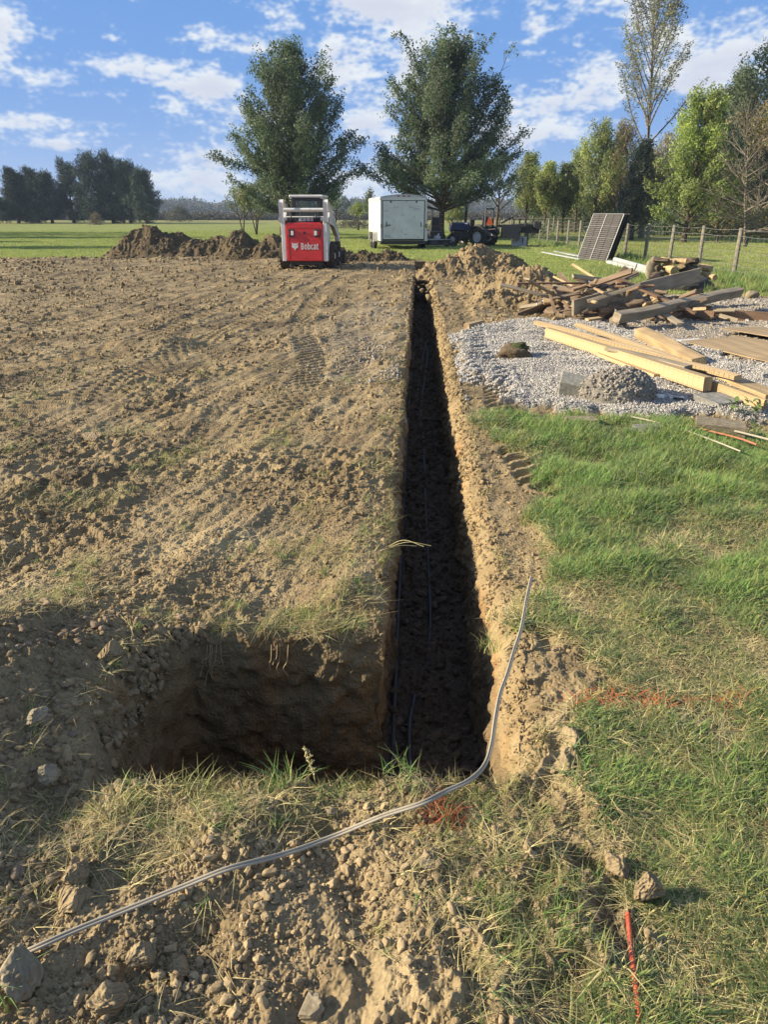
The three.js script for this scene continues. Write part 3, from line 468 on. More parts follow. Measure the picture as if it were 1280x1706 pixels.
tree('small_tree', 'dark tree in the shade right of the tractor seat', 'tree', foot(826, -58), { seed: 60, h: tall(255, -58), clear: 1.6, rad: .14, R: 2.7, prof: oval, limbs: 24, up: 30, sub: 10, perTwig: 3, twig: .25, cols: G_DARK, spray: spraySmall });
// planted rows in the fenced field, left to right
const ROW = 'young trees planted behind the wire fence';
[[873, -62, 272, 1.5, G_LIGHT, 'leftmost slender yellow-green young tree behind the wire fence'], [905, -60, 286, 1.45, G_LIGHT, 'second slender yellow-green young tree from the left behind the fence'], [936, -62, 288, 1.3, G_MID, 'darker slim young tree left of the leaning panels, third in its row'], [957, -64, 262, 1.6, G_LIGHT, 'slim young tree close left of the tall pale-topped one behind the fence'], [988, -58, 222, 2.1, G_LIGHT, 'tall yellow-green tree rising behind the leaning wire panels'], [1022, -61, 224, 2.1, G_RUST, 'tall tree with rust-tinged leaves right behind the leaning wire panels'], [1092, -58, 246, 2.2, G_RUST, 'pale brownish-leaved tree between the dark cone tree and the bright green tree'], [1010, -67, 262, 2.5, G_PALE, 'greyish thin-leaved tree showing between two taller ones behind the panels']]
  .forEach(([px, z, top, w, cols, label], i) => tree('young_tree', label, 'tree', foot(px, z), { seed: 101 + i * 7, h: tall(top, z), clear: 1.0, rad: .10, R: w * 1.2, prof: column, limbs: 44, up: 52, up2: 72, sub: 9, perTwig: 3, twig: .34, cols, spray: i > 5 ? sprayThin : spraySmall, turn: i }, ROW));
tree('cone_tree', 'dark green dense cone-shaped tree below the tall sparse poplar', 'tree', foot(1052, -46), { seed: 211, h: tall(244, -46), clear: .5, rad: .12, R: 1.75, prof: t => Math.min(1.05 - .95 * t, .75 + t), limbs: 60, up: 38, up2: 70, sub: 10, perTwig: 4, twig: .3, cols: G_SPRUCE, spray: spraySmall }, ROW);
tree('poplar_tree', 'very tall sparse poplar with thin leaves and visible grey branches', 'tree', foot(1068, -50), { seed: 223, h: tall(-40, -50), clear: 5.2, rad: .17, R: 3.1, prof: t => t < .4 ? .85 + .3 * t : 1 - .55 * (t - .4), limbs: 36, up: 52, up2: 68, sub: 12, perTwig: 4, twig: .26, twigsShown: .8, twigR: .9, cols: [[.20, .22, .09], [.15, .18, .07], [.26, .26, .12]], spray: leafSpray(5, .13, .45, 77), bark: M.barkPale, lean: .07, inner: .35, turn: 2.8, curve: .05 });
tree('maple_tree', 'bright green bushy tree in the sun behind the fence', 'tree', foot(1140, -43), { seed: 227, h: tall(180, -43), clear: .7, rad: .15, R: 2.9, prof: t => t < .3 ? .8 + .66 * t : 1 - .8 * (t - .3), limbs: 64, up: 24, up2: 66, sub: 13, perTwig: 4, twig: .25, cols: [[.28, .37, .06], [.22, .31, .05], [.33, .39, .08], [.17, .25, .05]], spray: spraySmall });
tree('oak_tree', 'big dark green tree at the right edge with the highest leafy crown', 'tree', foot(1275, -52), { seed: 229, h: tall(48, -52), clear: 2, rad: .25, R: 5.2, prof: t => .8 * oval(t) + .25, limbs: 60, up: 20, up2: 62, sub: 16, perTwig: 4, twig: .22, cols: G_DARK, spray: sprayBig });
tree('oak_tree', 'dark green tree of middle height between the bright one and the highest crown', 'tree', foot(1190, -56), { seed: 233, h: tall(128, -56), clear: 1.5, rad: .2, R: 3.6, prof: oval, limbs: 50, up: 25, up2: 65, sub: 14, perTwig: 4, twig: .25, cols: G_DARK, spray: sprayBig });
tree('olive_tree', 'olive and amber leaved tree leaning in at the right edge', 'tree', foot(1290, -38), { seed: 239, h: tall(108, -38), clear: 3.0, rad: .14, R: 3.2, prof: oval, limbs: 44, up: 28, up2: 60, sub: 13, perTwig: 3, twig: .28, cols: G_OLIVE, spray: spraySmall });
tree('bare_tree', 'tangle of grey leafless branches on slim pale trunks near the right edge', 'tree', foot(1244, -37), { seed: 241, h: tall(160, -37), clear: .7, rad: .12, R: 2.9, prof: oval, stems: 3, limbs: 66, up: 12, up2: 50, sub: 10, perTwig: 0, twig: .38, twigsShown: 1, twigR: .9, cols: G_OLIVE, bark: M.barkPale, curve: .2 });
tree('bare_tree', 'low grey twiggy shrub under the dark trees left of the bare tree', 'tree', foot(1196, -44), { seed: 243, h: 3.6, clear: .3, rad: .09, R: 2.4, prof: oval, stems: 3, limbs: 50, up: 18, up2: 50, sub: 9, perTwig: 1, twig: .38, twigsShown: 1, cols: G_OLIVE, spray: sprayThin, bark: M.barkPale });
[[1120, -62, 290, 2.6, G_DARK, 'dark tree filling the gap behind the bright green tree'], [1230, -62, 250, 3.2, G_DARK, 'dark tree in shade behind the bare grey branches'], [1010, -66, 300, 2.4, G_MID, 'dim tree far behind the leaning panels'], [935, -70, 296, 2.2, G_MID, 'dim tree far back near the corner of the fence'], [1068, -70, 262, 3, G_OLIVE, 'dull olive tree far behind the dark cone tree'], [1300, -60, 200, 4, G_DARK, 'dark shaded tree cut by the right edge behind the olive one'], [1165, -72, 235, 3.4, G_OLIVE, 'dull olive tree far behind the bright green one'], [890, -72, 300, 2, G_DARK, 'dark tree far behind the first young trees']]
  .forEach(([px, z, top, w, cols, label], i) => tree('background_tree', label, 'tree', foot(px, z), { seed: 301 + i * 5, h: tall(top, z), clear: .5, rad: .14, R: w * 1.2, prof: oval, limbs: 44, up: 25, up2: 60, sub: 9, perTwig: 4, twig: .3, cols, spray: sprayBig, turn: i }, 'trees standing back behind the fenced field'));
// pines at the left, each a thing of its own
{
  const spots = [[-12, -122, 276, 4.6, 'leftmost pine, cut by the left edge of the picture'], [36, -126, 290, 4.0, 'pine second from the left edge, lower than its neighbour'], [68, -130, 288, 4.0, 'pine third from the left edge'], [92, -124, 296, 3.6, 'low pine in the dip left of the big pines'], [128, -127, 276, 4.4, 'broad pine at the left end of the big clump'], [160, -122, 264, 4.8, 'tallest pine, left one of the top of the clump'], [193, -124, 264, 4.8, 'tall pine, right one of the top of the clump'], [222, -122, 280, 4.4, 'pine right of the tallest pair in the clump'], [248, -119, 292, 3.6, 'rightmost pine of the clump, sloping down to the field'], [50, -140, 300, 4.2, 'pine behind the low left ones'], [210, -136, 288, 4.2, 'pine behind the right half of the clump']];
  spots.forEach(([px, z, top, w, label], i) => tree('pine_tree', label, 'tree', foot(px, z), { seed: 401 + i * 3, h: tall(top, z), clear: .5, rad: .24, R: w, prof: t => Math.min(1.06 - .8 * t, .8 + t), limbs: 50, up: 2, up2: 48, sub: 12, perTwig: 2, twig: .26, jit: .35, gap: 1, twigsShown: .1, cols: G_PINE, spray: sprayPine, leafMat: M.needle, turn: i * 1.3, bias: .8 }, 'pines in a row beyond the field'));
  // the row goes on outside the picture: its shadows lie on the field
  [[-36, -36, 9], [-43, -43, 9], [-38, -51, 10], [-44, -62, 11], [-40, -57, 9]].forEach(([x, z, h], i) => tree('pine_tree', 'pine left of the picture that throws its shadow over the field', 'tree', V(x, 0, z), { seed: 461 + i, h, clear: .5, rad: .24, R: 3.4, prof: t => Math.min(1.02 - .7 * t, .8 + t), limbs: 34, up: 2, up2: 40, sub: 9, perTwig: 3, twig: .26, twigsShown: .1, cols: G_PINE, spray: sprayPine, leafMat: M.needle, turn: i }, 'pines outside the left of the picture'));
}
// bushes and the far edge of the fields
function bush(label, px, z, w, h, cols, seed, group) { const r = rnd(seed), t = thing('bush', label, 'bush', foot(px, z), 0, group), list = [], stems = []; for (let i = 0; i < w * h * 46; i++) { const a = r() * 6.28, u = Math.sqrt(r()), y = Math.pow(r(), .8), k = Math.sqrt(1 - Math.pow(y, 2.4)); const c = cols[Math.floor(r() * cols.length)], f = .75 + .5 * r(); list.push({ m: mat4(Math.cos(a) * u * w / 2 * k, y * h * (.8 + .3 * n2(a * 2, seed)), Math.sin(a) * u * w / 2 * k, r() * 6, r() * 6, r() * 6, .7 + .6 * r()), c: C(c[0] * f, c[1] * f, c[2] * f) }); } for (let i = 0; i < 9; i++) { const a = r() * 6.28; stems.push(limbGeo([V(0, -.05, 0), V(Math.cos(a) * w * .15, h * .4, Math.sin(a) * w * .15), V(Math.cos(a) * w * .34, h * .75, Math.sin(a) * w * .34)], .03, .008, 4)); } part('stem', stems, M.bark, t); const I = instances('foliage', spraySmall, M.leaf, list, t); I.userData.kind = 'stuff'; return t; }
bush('small brown bush in front of the big pines', 164, -108, 1.9, 1.7, [[.14, .10, .05], [.12, .11, .05]], 501);
bush('round bush with dull green leaves right of the pines', 303, -150, 5.4, 3.0, [[.07, .085, .05], [.09, .09, .05]], 503);
bush('dark bush in the weeds behind the trailer and tractor', 690, -66, 3.0, 1.6, [[.06, .06, .03], [.08, .075, .04]], 507);
bush('low dark bush in the field edge right of the skid steer', 590, -84, 4.5, .9, [[.06, .055, .03], [.08, .07, .04]], 509);
bush('low weeds growing under the far young trees', 890, -56, 3.0, 1.1, G_DARK, 511);
bush('shaded thicket below the dark cone tree', 1030, -58, 5.5, 2.0, G_DARK, 513);
bush('shaded thicket below the bright green tree', 1110, -56, 6, 2.2, G_DARK, 517);
bush('shaded thicket below the bare grey branches', 1215, -54, 7, 2.4, [...G_DARK, ...G_OLIVE], 519);
bush('tall dim thicket under the young trees left of the leaning panels', 955, -68, 7, 3.0, G_DARK, 527);
bush('tall dim thicket behind the leaning panels', 1000, -70, 7, 3.6, [...G_DARK, ...G_OLIVE], 529);
bush('tall dim thicket between the dark cone tree and the bright green tree', 1085, -66, 6, 4.2, [...G_DARK, ...G_OLIVE], 531);
bush('tall dim thicket behind the right side of the bright green tree', 1175, -62, 7, 4.4, G_DARK, 533);
bush('tall dim thicket behind the trunks of the bare tree', 1250, -60, 8, 5.0, G_DARK, 535);
bush('shaded thicket at the right edge behind the fence', 1290, -50, 6, 2.4, [...G_DARK, ...G_OLIVE], 523);
{
  const r = rnd(71), list = [], far = [], I = [];
  for (let i = 0; i < 5200; i++) { const x = mix(-95, 70, r()), z = -178 - r() * 7, h = 1.5 + .5 * n2(x * .12, 3) + .4 * n2(x * .6, 8); const c = [[.075, .07, .042], [.06, .065, .04], [.09, .075, .045]][i % 3]; list.push({ m: mat4(x, r() * h, z, r() * 6, r() * 6, r() * 6, 1.1), c: C(...c) }); }
  for (let i = 0; i < 15000; i++) { const x = mix(-260, 330, r()), z = -430 - r() * 60, e = 7.5 + 3 * n2(x * .035, 5) + 2.5 * n2(x * .11, 9) + 1.5 * n2(x * .4, 2), q = Math.pow(r(), .7); const f = .8 + .4 * r(); list.length; far.push({ m: mat4(x, q * Math.max(4, e), z, r() * 6, r() * 6, r() * 6, 2.6 + 1.2 * r()), c: C(.10 * f, .115 * f, .10 * f) }); }
  tag(instances('far_hedge', sprayFar, M.leaf, list), 'low dark hedge along the far side of the field', 'hedge', null, 'stuff');
  tag(instances('far_woods', sprayFar, M.leaf, far), 'hazy far-off line of woods on the horizon', 'woods', null, 'stuff');
}

// ------------------------------------------------------------------ wire fence on round posts
{
  const t = thing('wire_fence', 'woven wire fence on grey wooden posts running back along the right', 'fence'), zs = []; for (let k = -3; k < 21; k++) zs.push(-(19.2 + 2.25 * k));
  const r = rnd(5), X = z => 9 + .02 * n2(z, 1), tops = [];
  zs.forEach((z, i) => { const h = 1.22 + .05 * (r() - .5), g = new THREE.CylinderGeometry(.052, .06, h + .3, 10, 4), p = g.attributes.position; for (let k = 0; k < p.count; k++) { const f = 1 + .06 * n3(p.getX(k) * 20, p.getY(k) * 4 + i * 9, p.getZ(k) * 20); p.setX(k, p.getX(k) * f); p.setZ(k, p.getZ(k) * f); } g.computeVertexNormals(); g.translate(0, (h - .3) / 2, 0).rotateX((r() - .5) * .03).rotateZ((r() - .5) * .04).translate(9, 0, z); part('fence_post', g, M.woodPost, t); tops.push(h); });
  const z0 = zs[0], z1 = zs[zs.length - 1];
  [.06, .2, .34, .5, .66, .84, 1.02, 1.17].forEach((y, k) => { const pts = []; zs.forEach((z, i) => { pts.push(V(8.94, y, z)); if (i + 1 < zs.length) pts.push(V(8.94, y - .02 - .015 * r(), z - 1.12)); }); part('wire_strand', tube(pts, k > 5 ? .004 : .0032, 140, 4), M.wire, t); });
  const v = []; for (let z = z0; z > z1; z -= .3) v.push(bar(V(8.94, .06, z), V(8.94, 1.02, z), .0045)); const w = part('wire_mesh', v, M.wire, t); w.userData.kind = 'stuff';
  // the far side of the same field
  const f = thing('wire_fence', 'second wire fence far across the field, in front of the woods', 'fence'), q = [];
  for (let i = 0; i < 22; i++) { const x = 11 + i * 1.7, z = -66 + i * .55; q.push(V(x, 0, z)); part('fence_post', cyl(.055, 1.5, x, .6, z, 'y', 8), M.woodPost, f); }
  for (const y of [.35, .7, 1.15]) part('fence_rail', q.slice(1).map((b, i) => bar(q[i].clone().setY(y), b.clone().setY(y), .035, .06)), M.woodPost, f);
}

// ------------------------------------------------------------------ skid steer loader
{
  const t = thing('skid_steer', 'red and white skid steer loader seen from behind at the far end of the dirt', 'loader', V(-2.30, .0, -21.95), R(-4)); t.scale.setScalar(.96);
  const W = 1.0;
  // tailgate: a rounded, slightly tapering door
  const s = new THREE.Shape(), hw = .545, y0 = .29, y1 = 1.33; s.moveTo(-hw + .05, y0); s.lineTo(hw - .05, y0); s.quadraticCurveTo(hw, y0, hw, y0 + .06); s.lineTo(hw, y1 - .07); s.quadraticCurveTo(hw, y1, hw - .08, y1); s.lineTo(-hw + .08, y1); s.quadraticCurveTo(-hw, y1, -hw, y1 - .07); s.lineTo(-hw, y0 + .06); s.quadraticCurveTo(-hw, y0, -hw + .05, y0);
  const gate = part('tailgate', new THREE.ExtrudeGeometry(s, { depth: .12, bevelEnabled: true, bevelSize: .025, bevelThickness: .03, bevelSegments: 4, curveSegments: 8 }).translate(0, 0, -.15), M.red, t);
  part('panel_ridge', [box(.94, .012, .01, 0, 1.21, .002), box(.012, .85, .01, -.49, .75, .002), box(.012, .85, .01, .49, .75, .002)], M.red, gate);
  for (const x of [-.40, .40]) {
    const l = part('tail_light', [new RoundedBoxGeometry(.19, .215, .05, 2, .015).translate(x, 1.06, .012)], M.black, t); part('lens', new RoundedBoxGeometry(.075, .125, .02, 2, .008).translate(x - .045 * Math.sign(x), 1.06, .035), M.lensWhite, l); part('lens', new RoundedBoxGeometry(.05, .125, .02, 2, .008).translate(x + .045 * Math.sign(x), 1.06, .035), M.lensRed, l);
  }
  part('latch', [cyl(.035, .03, 0, 1.07, .005, 'z', 16), box(.02, .05, .03, 0, 1.07, .012)], M.black, t);
  const font = await new FontLoader().loadAsync('fonts/droid/droid_sans_bold.typeface.json');
  const g = new TextGeometry('Bobcat', { font, size: .175, depth: .004, curveSegments: 6 }); g.computeBoundingBox(); const bw = g.boundingBox.max.x - g.boundingBox.min.x; g.scale(.53 / bw, 1.05, 1).translate(-.125, .60, .003);
  part('lettering', g, M.white, gate);
  const cat = new THREE.Shape([[-.105, .115], [-.06, .075], [0, .085], [.06, .075], [.105, .115], [.085, .045], [.1, -.005], [.075, -.05], [.04, -.045], [.018, -.085], [-.018, -.085], [-.04, -.045], [-.075, -.05], [-.1, -.005], [-.085, .045]].map(p => new THREE.Vector2(...p)));
  for (const sx of [-1, 1]) { const eye = new THREE.Path(); eye.moveTo(sx * .02, .018); eye.lineTo(sx * .062, .038); eye.lineTo(sx * .05, .008); cat.holes.push(eye); }
  part('emblem', [new THREE.ExtrudeGeometry(cat, { depth: .004, bevelEnabled: false }).translate(-.295, .69, .003), new THREE.ExtrudeGeometry(new THREE.Shape([[-.018, .012], [.018, .012], [0, -.014]].map(p => new THREE.Vector2(...p))), { depth: .004, bevelEnabled: false }).translate(-.295, .585, .003)], M.white, gate);
  // uprights, arms and cross tube
  for (const sx of [-1, 1]) {
    const x = sx * .635;
    const up = new THREE.Shape([[0, .28], [0, 1.40], [-.10, 1.45], [-.62, 1.30], [-.62, .32]].map(p => new THREE.Vector2(...p)));
    part('upright', new THREE.ExtrudeGeometry(up, { depth: .10, bevelEnabled: true, bevelSize: .012, bevelThickness: .012, bevelSegments: 2 }).rotateY(-Math.PI / 2).translate(x + .05, 0, -.02), M.white, t);
    const arm = new THREE.Shape([[.02, 1.36], [.05, 1.92], [-.02, 2.0], [-.16, 1.98], [-.5, 1.72], [-1.5, 1.18], [-2.2, .92], [-2.62, .34], [-2.82, .34], [-2.70, .80], [-2.3, 1.12], [-1.4, 1.38], [-.55, 1.62], [-.16, 1.40]].map(p => new THREE.Vector2(-p[0], p[1])));
    part('lift_arm', new THREE.ExtrudeGeometry(arm, { depth: .11, bevelEnabled: true, bevelSize: .014, bevelThickness: .014, bevelSegments: 2 }).rotateY(Math.PI / 2).translate(x - .055 + sx * .03, 0, 0), M.white, t);
    part('pivot_pin', cyl(.06, .26, x, 1.44, -.06, 'x', 14), M.steel, t);
    part('lift_cylinder', [bar(V(sx * .54, .6, -.5), V(sx * .54, 1.5, -.55), .07, .07, true)], M.dark, t);
  }
  part('cross_tube', cyl(.055, 1.2, 0, 1.70, -.06, 'x', 16), M.white, t);
  part('cross_tube', cyl(.028, 1.16, 0, 1.50, -.2, 'x', 12), M.white, t);
  const eng = part('engine_cover', [box(1.12, .12, .5, 0, 1.33, -.35, .03), box(1.1, .16, .06, 0, 1.42, -.18, .015)], M.dark, t);
  for (let i = 0; i < 7; i++) part('louver', box(.10, .10, .03, -.36 + i * .12, 1.44, -.135, .008).rotateX(0), i > 1 && i < 6 ? M.rimGrey : M.black, eng);
  for (const h of [tube([V(-.36, 1.36, -.1), V(-.38, 1.5, -.05), V(-.36, 1.66, -.05)], .018, 20), tube([V(.34, 1.34, -.08), V(.36, 1.5, -.03), V(.35, 1.66, -.06)], .02, 20), tube([V(.3, 1.34, -.08), V(.29, 1.46, -.03), V(.31, 1.6, -.06)], .014, 20)]) part('hose', h, M.black, t);
  // cab
  const cab = part('cab', [box(.08, .92, .08, -.44, 1.62, -.62, .02), box(.08, .92, .08, .44, 1.62, -.62, .02), box(.08, .92, .08, -.44, 1.62, -1.55, .02), box(.08, .92, .08, .44, 1.62, -1.55, .02), box(.96, .5, .95, 0, 1.1, -1.08, .04), box(.96, .16, .07, 0, 1.22, -.62, .02), box(.96, .1, .08, 0, 2.02, -.62, .02), box(.96, .1, .08, 0, 2.02, -1.55, .02), box(.05, .5, .9, -.45, 1.6, -1.08), box(.05, .5, .9, .45, 1.6, -1.08)], M.black, t);
  const wf = new THREE.Shape(), rr = (sh, w, h, r) => { sh.moveTo(-w + r, -h); sh.lineTo(w - r, -h); sh.quadraticCurveTo(w, -h, w, -h + r); sh.lineTo(w, h - r); sh.quadraticCurveTo(w, h, w - r, h); sh.lineTo(-w + r, h); sh.quadraticCurveTo(-w, h, -w, h - r); sh.lineTo(-w, -h + r); sh.quadraticCurveTo(-w, -h, -w + r, -h); };
  rr(wf, .43, .40, .04); const hole = new THREE.Path(); rr(hole, .335, .265, .09); wf.holes.push(hole);
  const win = part('rear_window', new THREE.ExtrudeGeometry(wf, { depth: .04, bevelEnabled: true, bevelSize: .008, bevelThickness: .008, bevelSegments: 2 }).translate(0, 1.70, -.60), M.black, cab);
  part('pane', box(.69, .55, .008, 0, 1.70, -.585), M.glassDark, cab);
  part('seat', [box(.5, .56, .12, 0, 1.42, -.95, .04), box(.5, .12, .45, 0, 1.2, -1.15, .04)], M.dark, cab);
  part('roof', [box(1.04, .075, 1.16, 0, 2.085, -1.1, .03), box(.98, .03, 1.06, 0, 2.03, -1.1, .01)], M.white, t);
  // lower body
  part('chassis', [box(.96, .42, 2.0, 0, .5, -1.15, .03), box(.98, .15, .12, 0, .22, -.16, .02), box(.12, .24, .1, -.44, .18, -.12, .02), box(.12, .24, .1, .44, .18, -.12, .02), box(.9, .7, 1.6, 0, .85, -1.1, .03)], M.dark, t);
  const lug = (r) => { const a = []; for (let i = 0; i < 22; i++) for (const s of [-1, 1]) a.push(box(.15, .035, .055, 0, r, 0).rotateY(s * .5).translate(s * .075, 0, 0).rotateX((i + (s > 0 ? .5 : 0)) / 22 * 6.2832)); return a; };
  for (const sx of [-1, 1]) for (const z of [-.62, -1.62]) {
    const w = new THREE.Group(); w.name = 'wheel'; w.position.set(sx * .71, .385, z); t.add(w);
    const prof = [[.22, -.13], [.30, -.15], [.355, -.14], [.37, -.1], [.372, 0], [.37, .1], [.355, .14], [.30, .15], [.22, .13]].map(p => new THREE.Vector2(...p));
    part('tyre', [new THREE.LatheGeometry(prof, 36).rotateZ(Math.PI / 2), ...lug(.375)], M.rubberMud, w);
    part('rim', [cyl(.22, .16, 0, 0, 0, 'x', 24), cyl(.09, .26, 0, 0, 0, 'x', 16)], M.white, w);
  }
  const bk = new THREE.Shape([[0, 0], [-.75, .0], [-.75, .02], [-.08, .05], [-.03, .3], [-.12, .52], [-.14, .52], [0, .3]].map(p => new THREE.Vector2(...p)));
  part('bucket', [new THREE.ExtrudeGeometry(bk, { depth: 1.72, bevelEnabled: false }).rotateY(-Math.PI / 2).translate(.86, .03, -2.72), ...[-.86, .86].map(x => new THREE.ExtrudeGeometry(new THREE.Shape([[0, 0], [-.72, 0], [-.5, .3], [-.12, .52], [0, .3]].map(p => new THREE.Vector2(...p))), { depth: .025, bevelEnabled: false }).rotateY(-Math.PI / 2).translate(x + .0125, .03, -2.72)), box(1.5, .3, .08, 0, .26, -2.66, .01)], M.bucket, t);
}

// ------------------------------------------------------------------ enclosed cargo trailer
{
  const t = thing('cargo_trailer', 'white enclosed two-axle cargo trailer parked on the grass, rear door shut', 'trailer', at(672, 416, -34.6).setY(0), R(8)); t.scale.y = 1.07;
  const w = 2.12, y0 = .36, y1 = 2.06, L = 4.3, arch = .10;
  const s = new THREE.Shape(); s.moveTo(-w / 2, y0); s.lineTo(w / 2, y0); s.lineTo(w / 2, y1 - .04); s.quadraticCurveTo(w / 2, y1, w / 2 - .05, y1 + .01); s.quadraticCurveTo(0, y1 + arch * 1.9, -w / 2 + .05, y1 + .01); s.quadraticCurveTo(-w / 2, y1, -w / 2, y1 - .04); s.lineTo(-w / 2, y0);
  part('body', new THREE.ExtrudeGeometry(s, { depth: L, bevelEnabled: false, curveSegments: 14 }).translate(0, 0, -L), M.whiteTrailer, t);
  part('roof', new THREE.ExtrudeGeometry((() => { const q = new THREE.Shape(); q.moveTo(-w / 2 - .015, y1 - .12); q.lineTo(-w / 2 - .015, y1 - .03); q.quadraticCurveTo(-w / 2, y1 + .02, -w / 2 + .06, y1 + .025); q.quadraticCurveTo(0, y1 + arch * 1.9 + .02, w / 2 - .06, y1 + .025); q.quadraticCurveTo(w / 2, y1 + .02, w / 2 + .015, y1 - .03); q.lineTo(w / 2 + .015, y1 - .12); q.lineTo(w / 2 + .004, y1 - .12); q.lineTo(w / 2 + .004, y1 - .03); q.quadraticCurveTo(0, y1 + arch * 1.6, -w / 2 - .004, y1 - .03); q.lineTo(-w / 2 - .004, y1 - .12); return q; })(), { depth: L + .03, bevelEnabled: false, curveSegments: 14 }).translate(0, 0, -L), M.rimGrey, t);
  part('door_frame', [box(.07, 1.7, .05, -w / 2 + .035, 1.2, .02, .008), box(.07, 1.7, .05, w / 2 - .035, 1.2, .02, .008), box(w, .1, .05, 0, 1.99, .02, .008)], M.white, t);
  part('door_gasket', [box(.03, 1.55, .02, -.955, 1.17, .012), box(.03, 1.55, .02, .955, 1.17, .012), box(1.94, .03, .02, 0, 1.93, .012), box(1.94, .06, .03, 0, .40, .015)], M.black, t);
  const d = part('rear_door', box(1.87, 1.48, .05, 0, 1.175, .022, .012), M.trailerDoor, t);
  part('handle', [box(.03, .2, .03, -.78, 1.02, .06), box(.2, .03, .03, -.70, .98, .065)], M.black, d); part('handle', box(.03, .17, .03, .8, 1.0, .06, .006), M.black, d);
  part('maker_plate', [box(.42, .012, .006, .58, 1.70, .052), box(.42, .012, .006, .58, 1.54, .052), box(.012, .16, .006, .37, 1.62, .052), box(.012, .16, .006, .79, 1.62, .052), box(.30, .035, .006, .58, 1.63, .052), box(.24, .02, .006, .58, 1.58, .052)], M.rimGrey, d);
  part('sticker', [box(.26, .12, .005, -.74, .55, .05)], M.rimGrey, d);
  for (const [x, y] of [[-.58, 1.88], [.58, 1.88]]) part('latch', box(.07, .06, .05, x, y, .05, .01), M.black, d);
  for (const x of [-.24, 0, .24]) part('marker_light', box(.12, .03, .03, x, 2.1, .025, .008), M.lensRed, t);
  for (const x of [-1, 1]) part('tail_light', box(.045, .16, .03, x * (w / 2 - .03), .95, .05, .008), M.black, t);
  for (let i = 1; i < 7; i++) for (const sx of [-1, 1]) part('panel_seam', box(.008, 1.5, .02, sx * (w / 2 + .003), 1.2, -i * .61), M.rimGrey, t);
  part('bumper', box(2.1, .14, .12, 0, .29, -.05, .015), M.black, t);
  part('chassis', [box(.08, .12, L, -.7, .3, -L / 2), box(.08, .12, L, .7, .3, -L / 2), bar(V(-.7, .34, -L), V(0, .38, -L - 1.2), .08, .1), bar(V(.7, .34, -L), V(0, .38, -L - 1.2), .08, .1), box(.1, .12, .24, 0, .42, -L - 1.25, .02)], M.black, t);
  part('jack', [cyl(.035, .62, 0, .34, -L - .9), box(.16, .02, .16, 0, .03, -L - .9)], M.steel, t);
  for (const sx of [-1, 1]) {
    const fs = new THREE.Shape(); fs.moveTo(.06, .32); fs.lineTo(.1, .62); fs.quadraticCurveTo(.12, .74, .3, .76); fs.lineTo(1.62, .76); fs.quadraticCurveTo(1.8, .74, 1.82, .62); fs.lineTo(1.88, .32); fs.lineTo(1.8, .32); fs.lineTo(1.75, .62); fs.quadraticCurveTo(1.74, .70, 1.6, .70); fs.lineTo(.3, .70); fs.quadraticCurveTo(.18, .70, .17, .62); fs.lineTo(.12, .32);
    part('fender', new THREE.ExtrudeGeometry(fs, { depth: .22, bevelEnabled: false }).rotateY(Math.PI / 2).translate(sx > 0 ? w / 2 : -w / 2 - .22, 0, -.72).translate(0, 0, 0), M.white, t);
    for (const z of [-1.18, -2.02]) { const wh = new THREE.Group(); wh.name = 'wheel'; wh.position.set(sx * (w / 2 + .1), .32, z); t.add(wh); part('tyre', new THREE.TorusGeometry(.235, .085, 12, 32).scale(1, 1, 1.1).rotateY(Math.PI / 2), M.rubber, wh); part('rim', [cyl(.18, .1, 0, 0, 0, 'x', 24), cyl(.05, .17, 0, 0, 0, 'x', 12)], M.white, wh); }
  }
}

// ------------------------------------------------------------------ blue tractor facing left, with a blade behind it
function wheel(parent, x, y, z, r, w, rimMat, lugs = 16) {
  const o = new THREE.Group(); o.name = 'wheel'; o.position.set(x, y, z); parent.add(o); const l = []; if (lugs) for (let i = 0; i < lugs; i++) for (const s of [-1, 1]) l.push(box(w * .55, .035, .05, 0, r, 0).rotateY(s * .6).translate(s * w * .24, 0, 0).rotateX((i + (s > 0 ? .5 : 0)) / lugs * 6.2832));
  part('tyre', [new THREE.LatheGeometry([[r * .55, -w * .42], [r * .8, -w / 2], [r * .96, -w * .44], [r * .98, 0], [r * .96, w * .44], [r * .8, w / 2], [r * .55, w * .42]].map(p => new THREE.Vector2(...p)), 32).rotateZ(Math.PI / 2), ...l], M.rubber, o);
  part('rim', [cyl(r * .56, w * .4, 0, 0, 0, 'x', 24), cyl(r * .2, w * .8, 0, 0, 0, 'x', 12)], rimMat, o); return o;
}
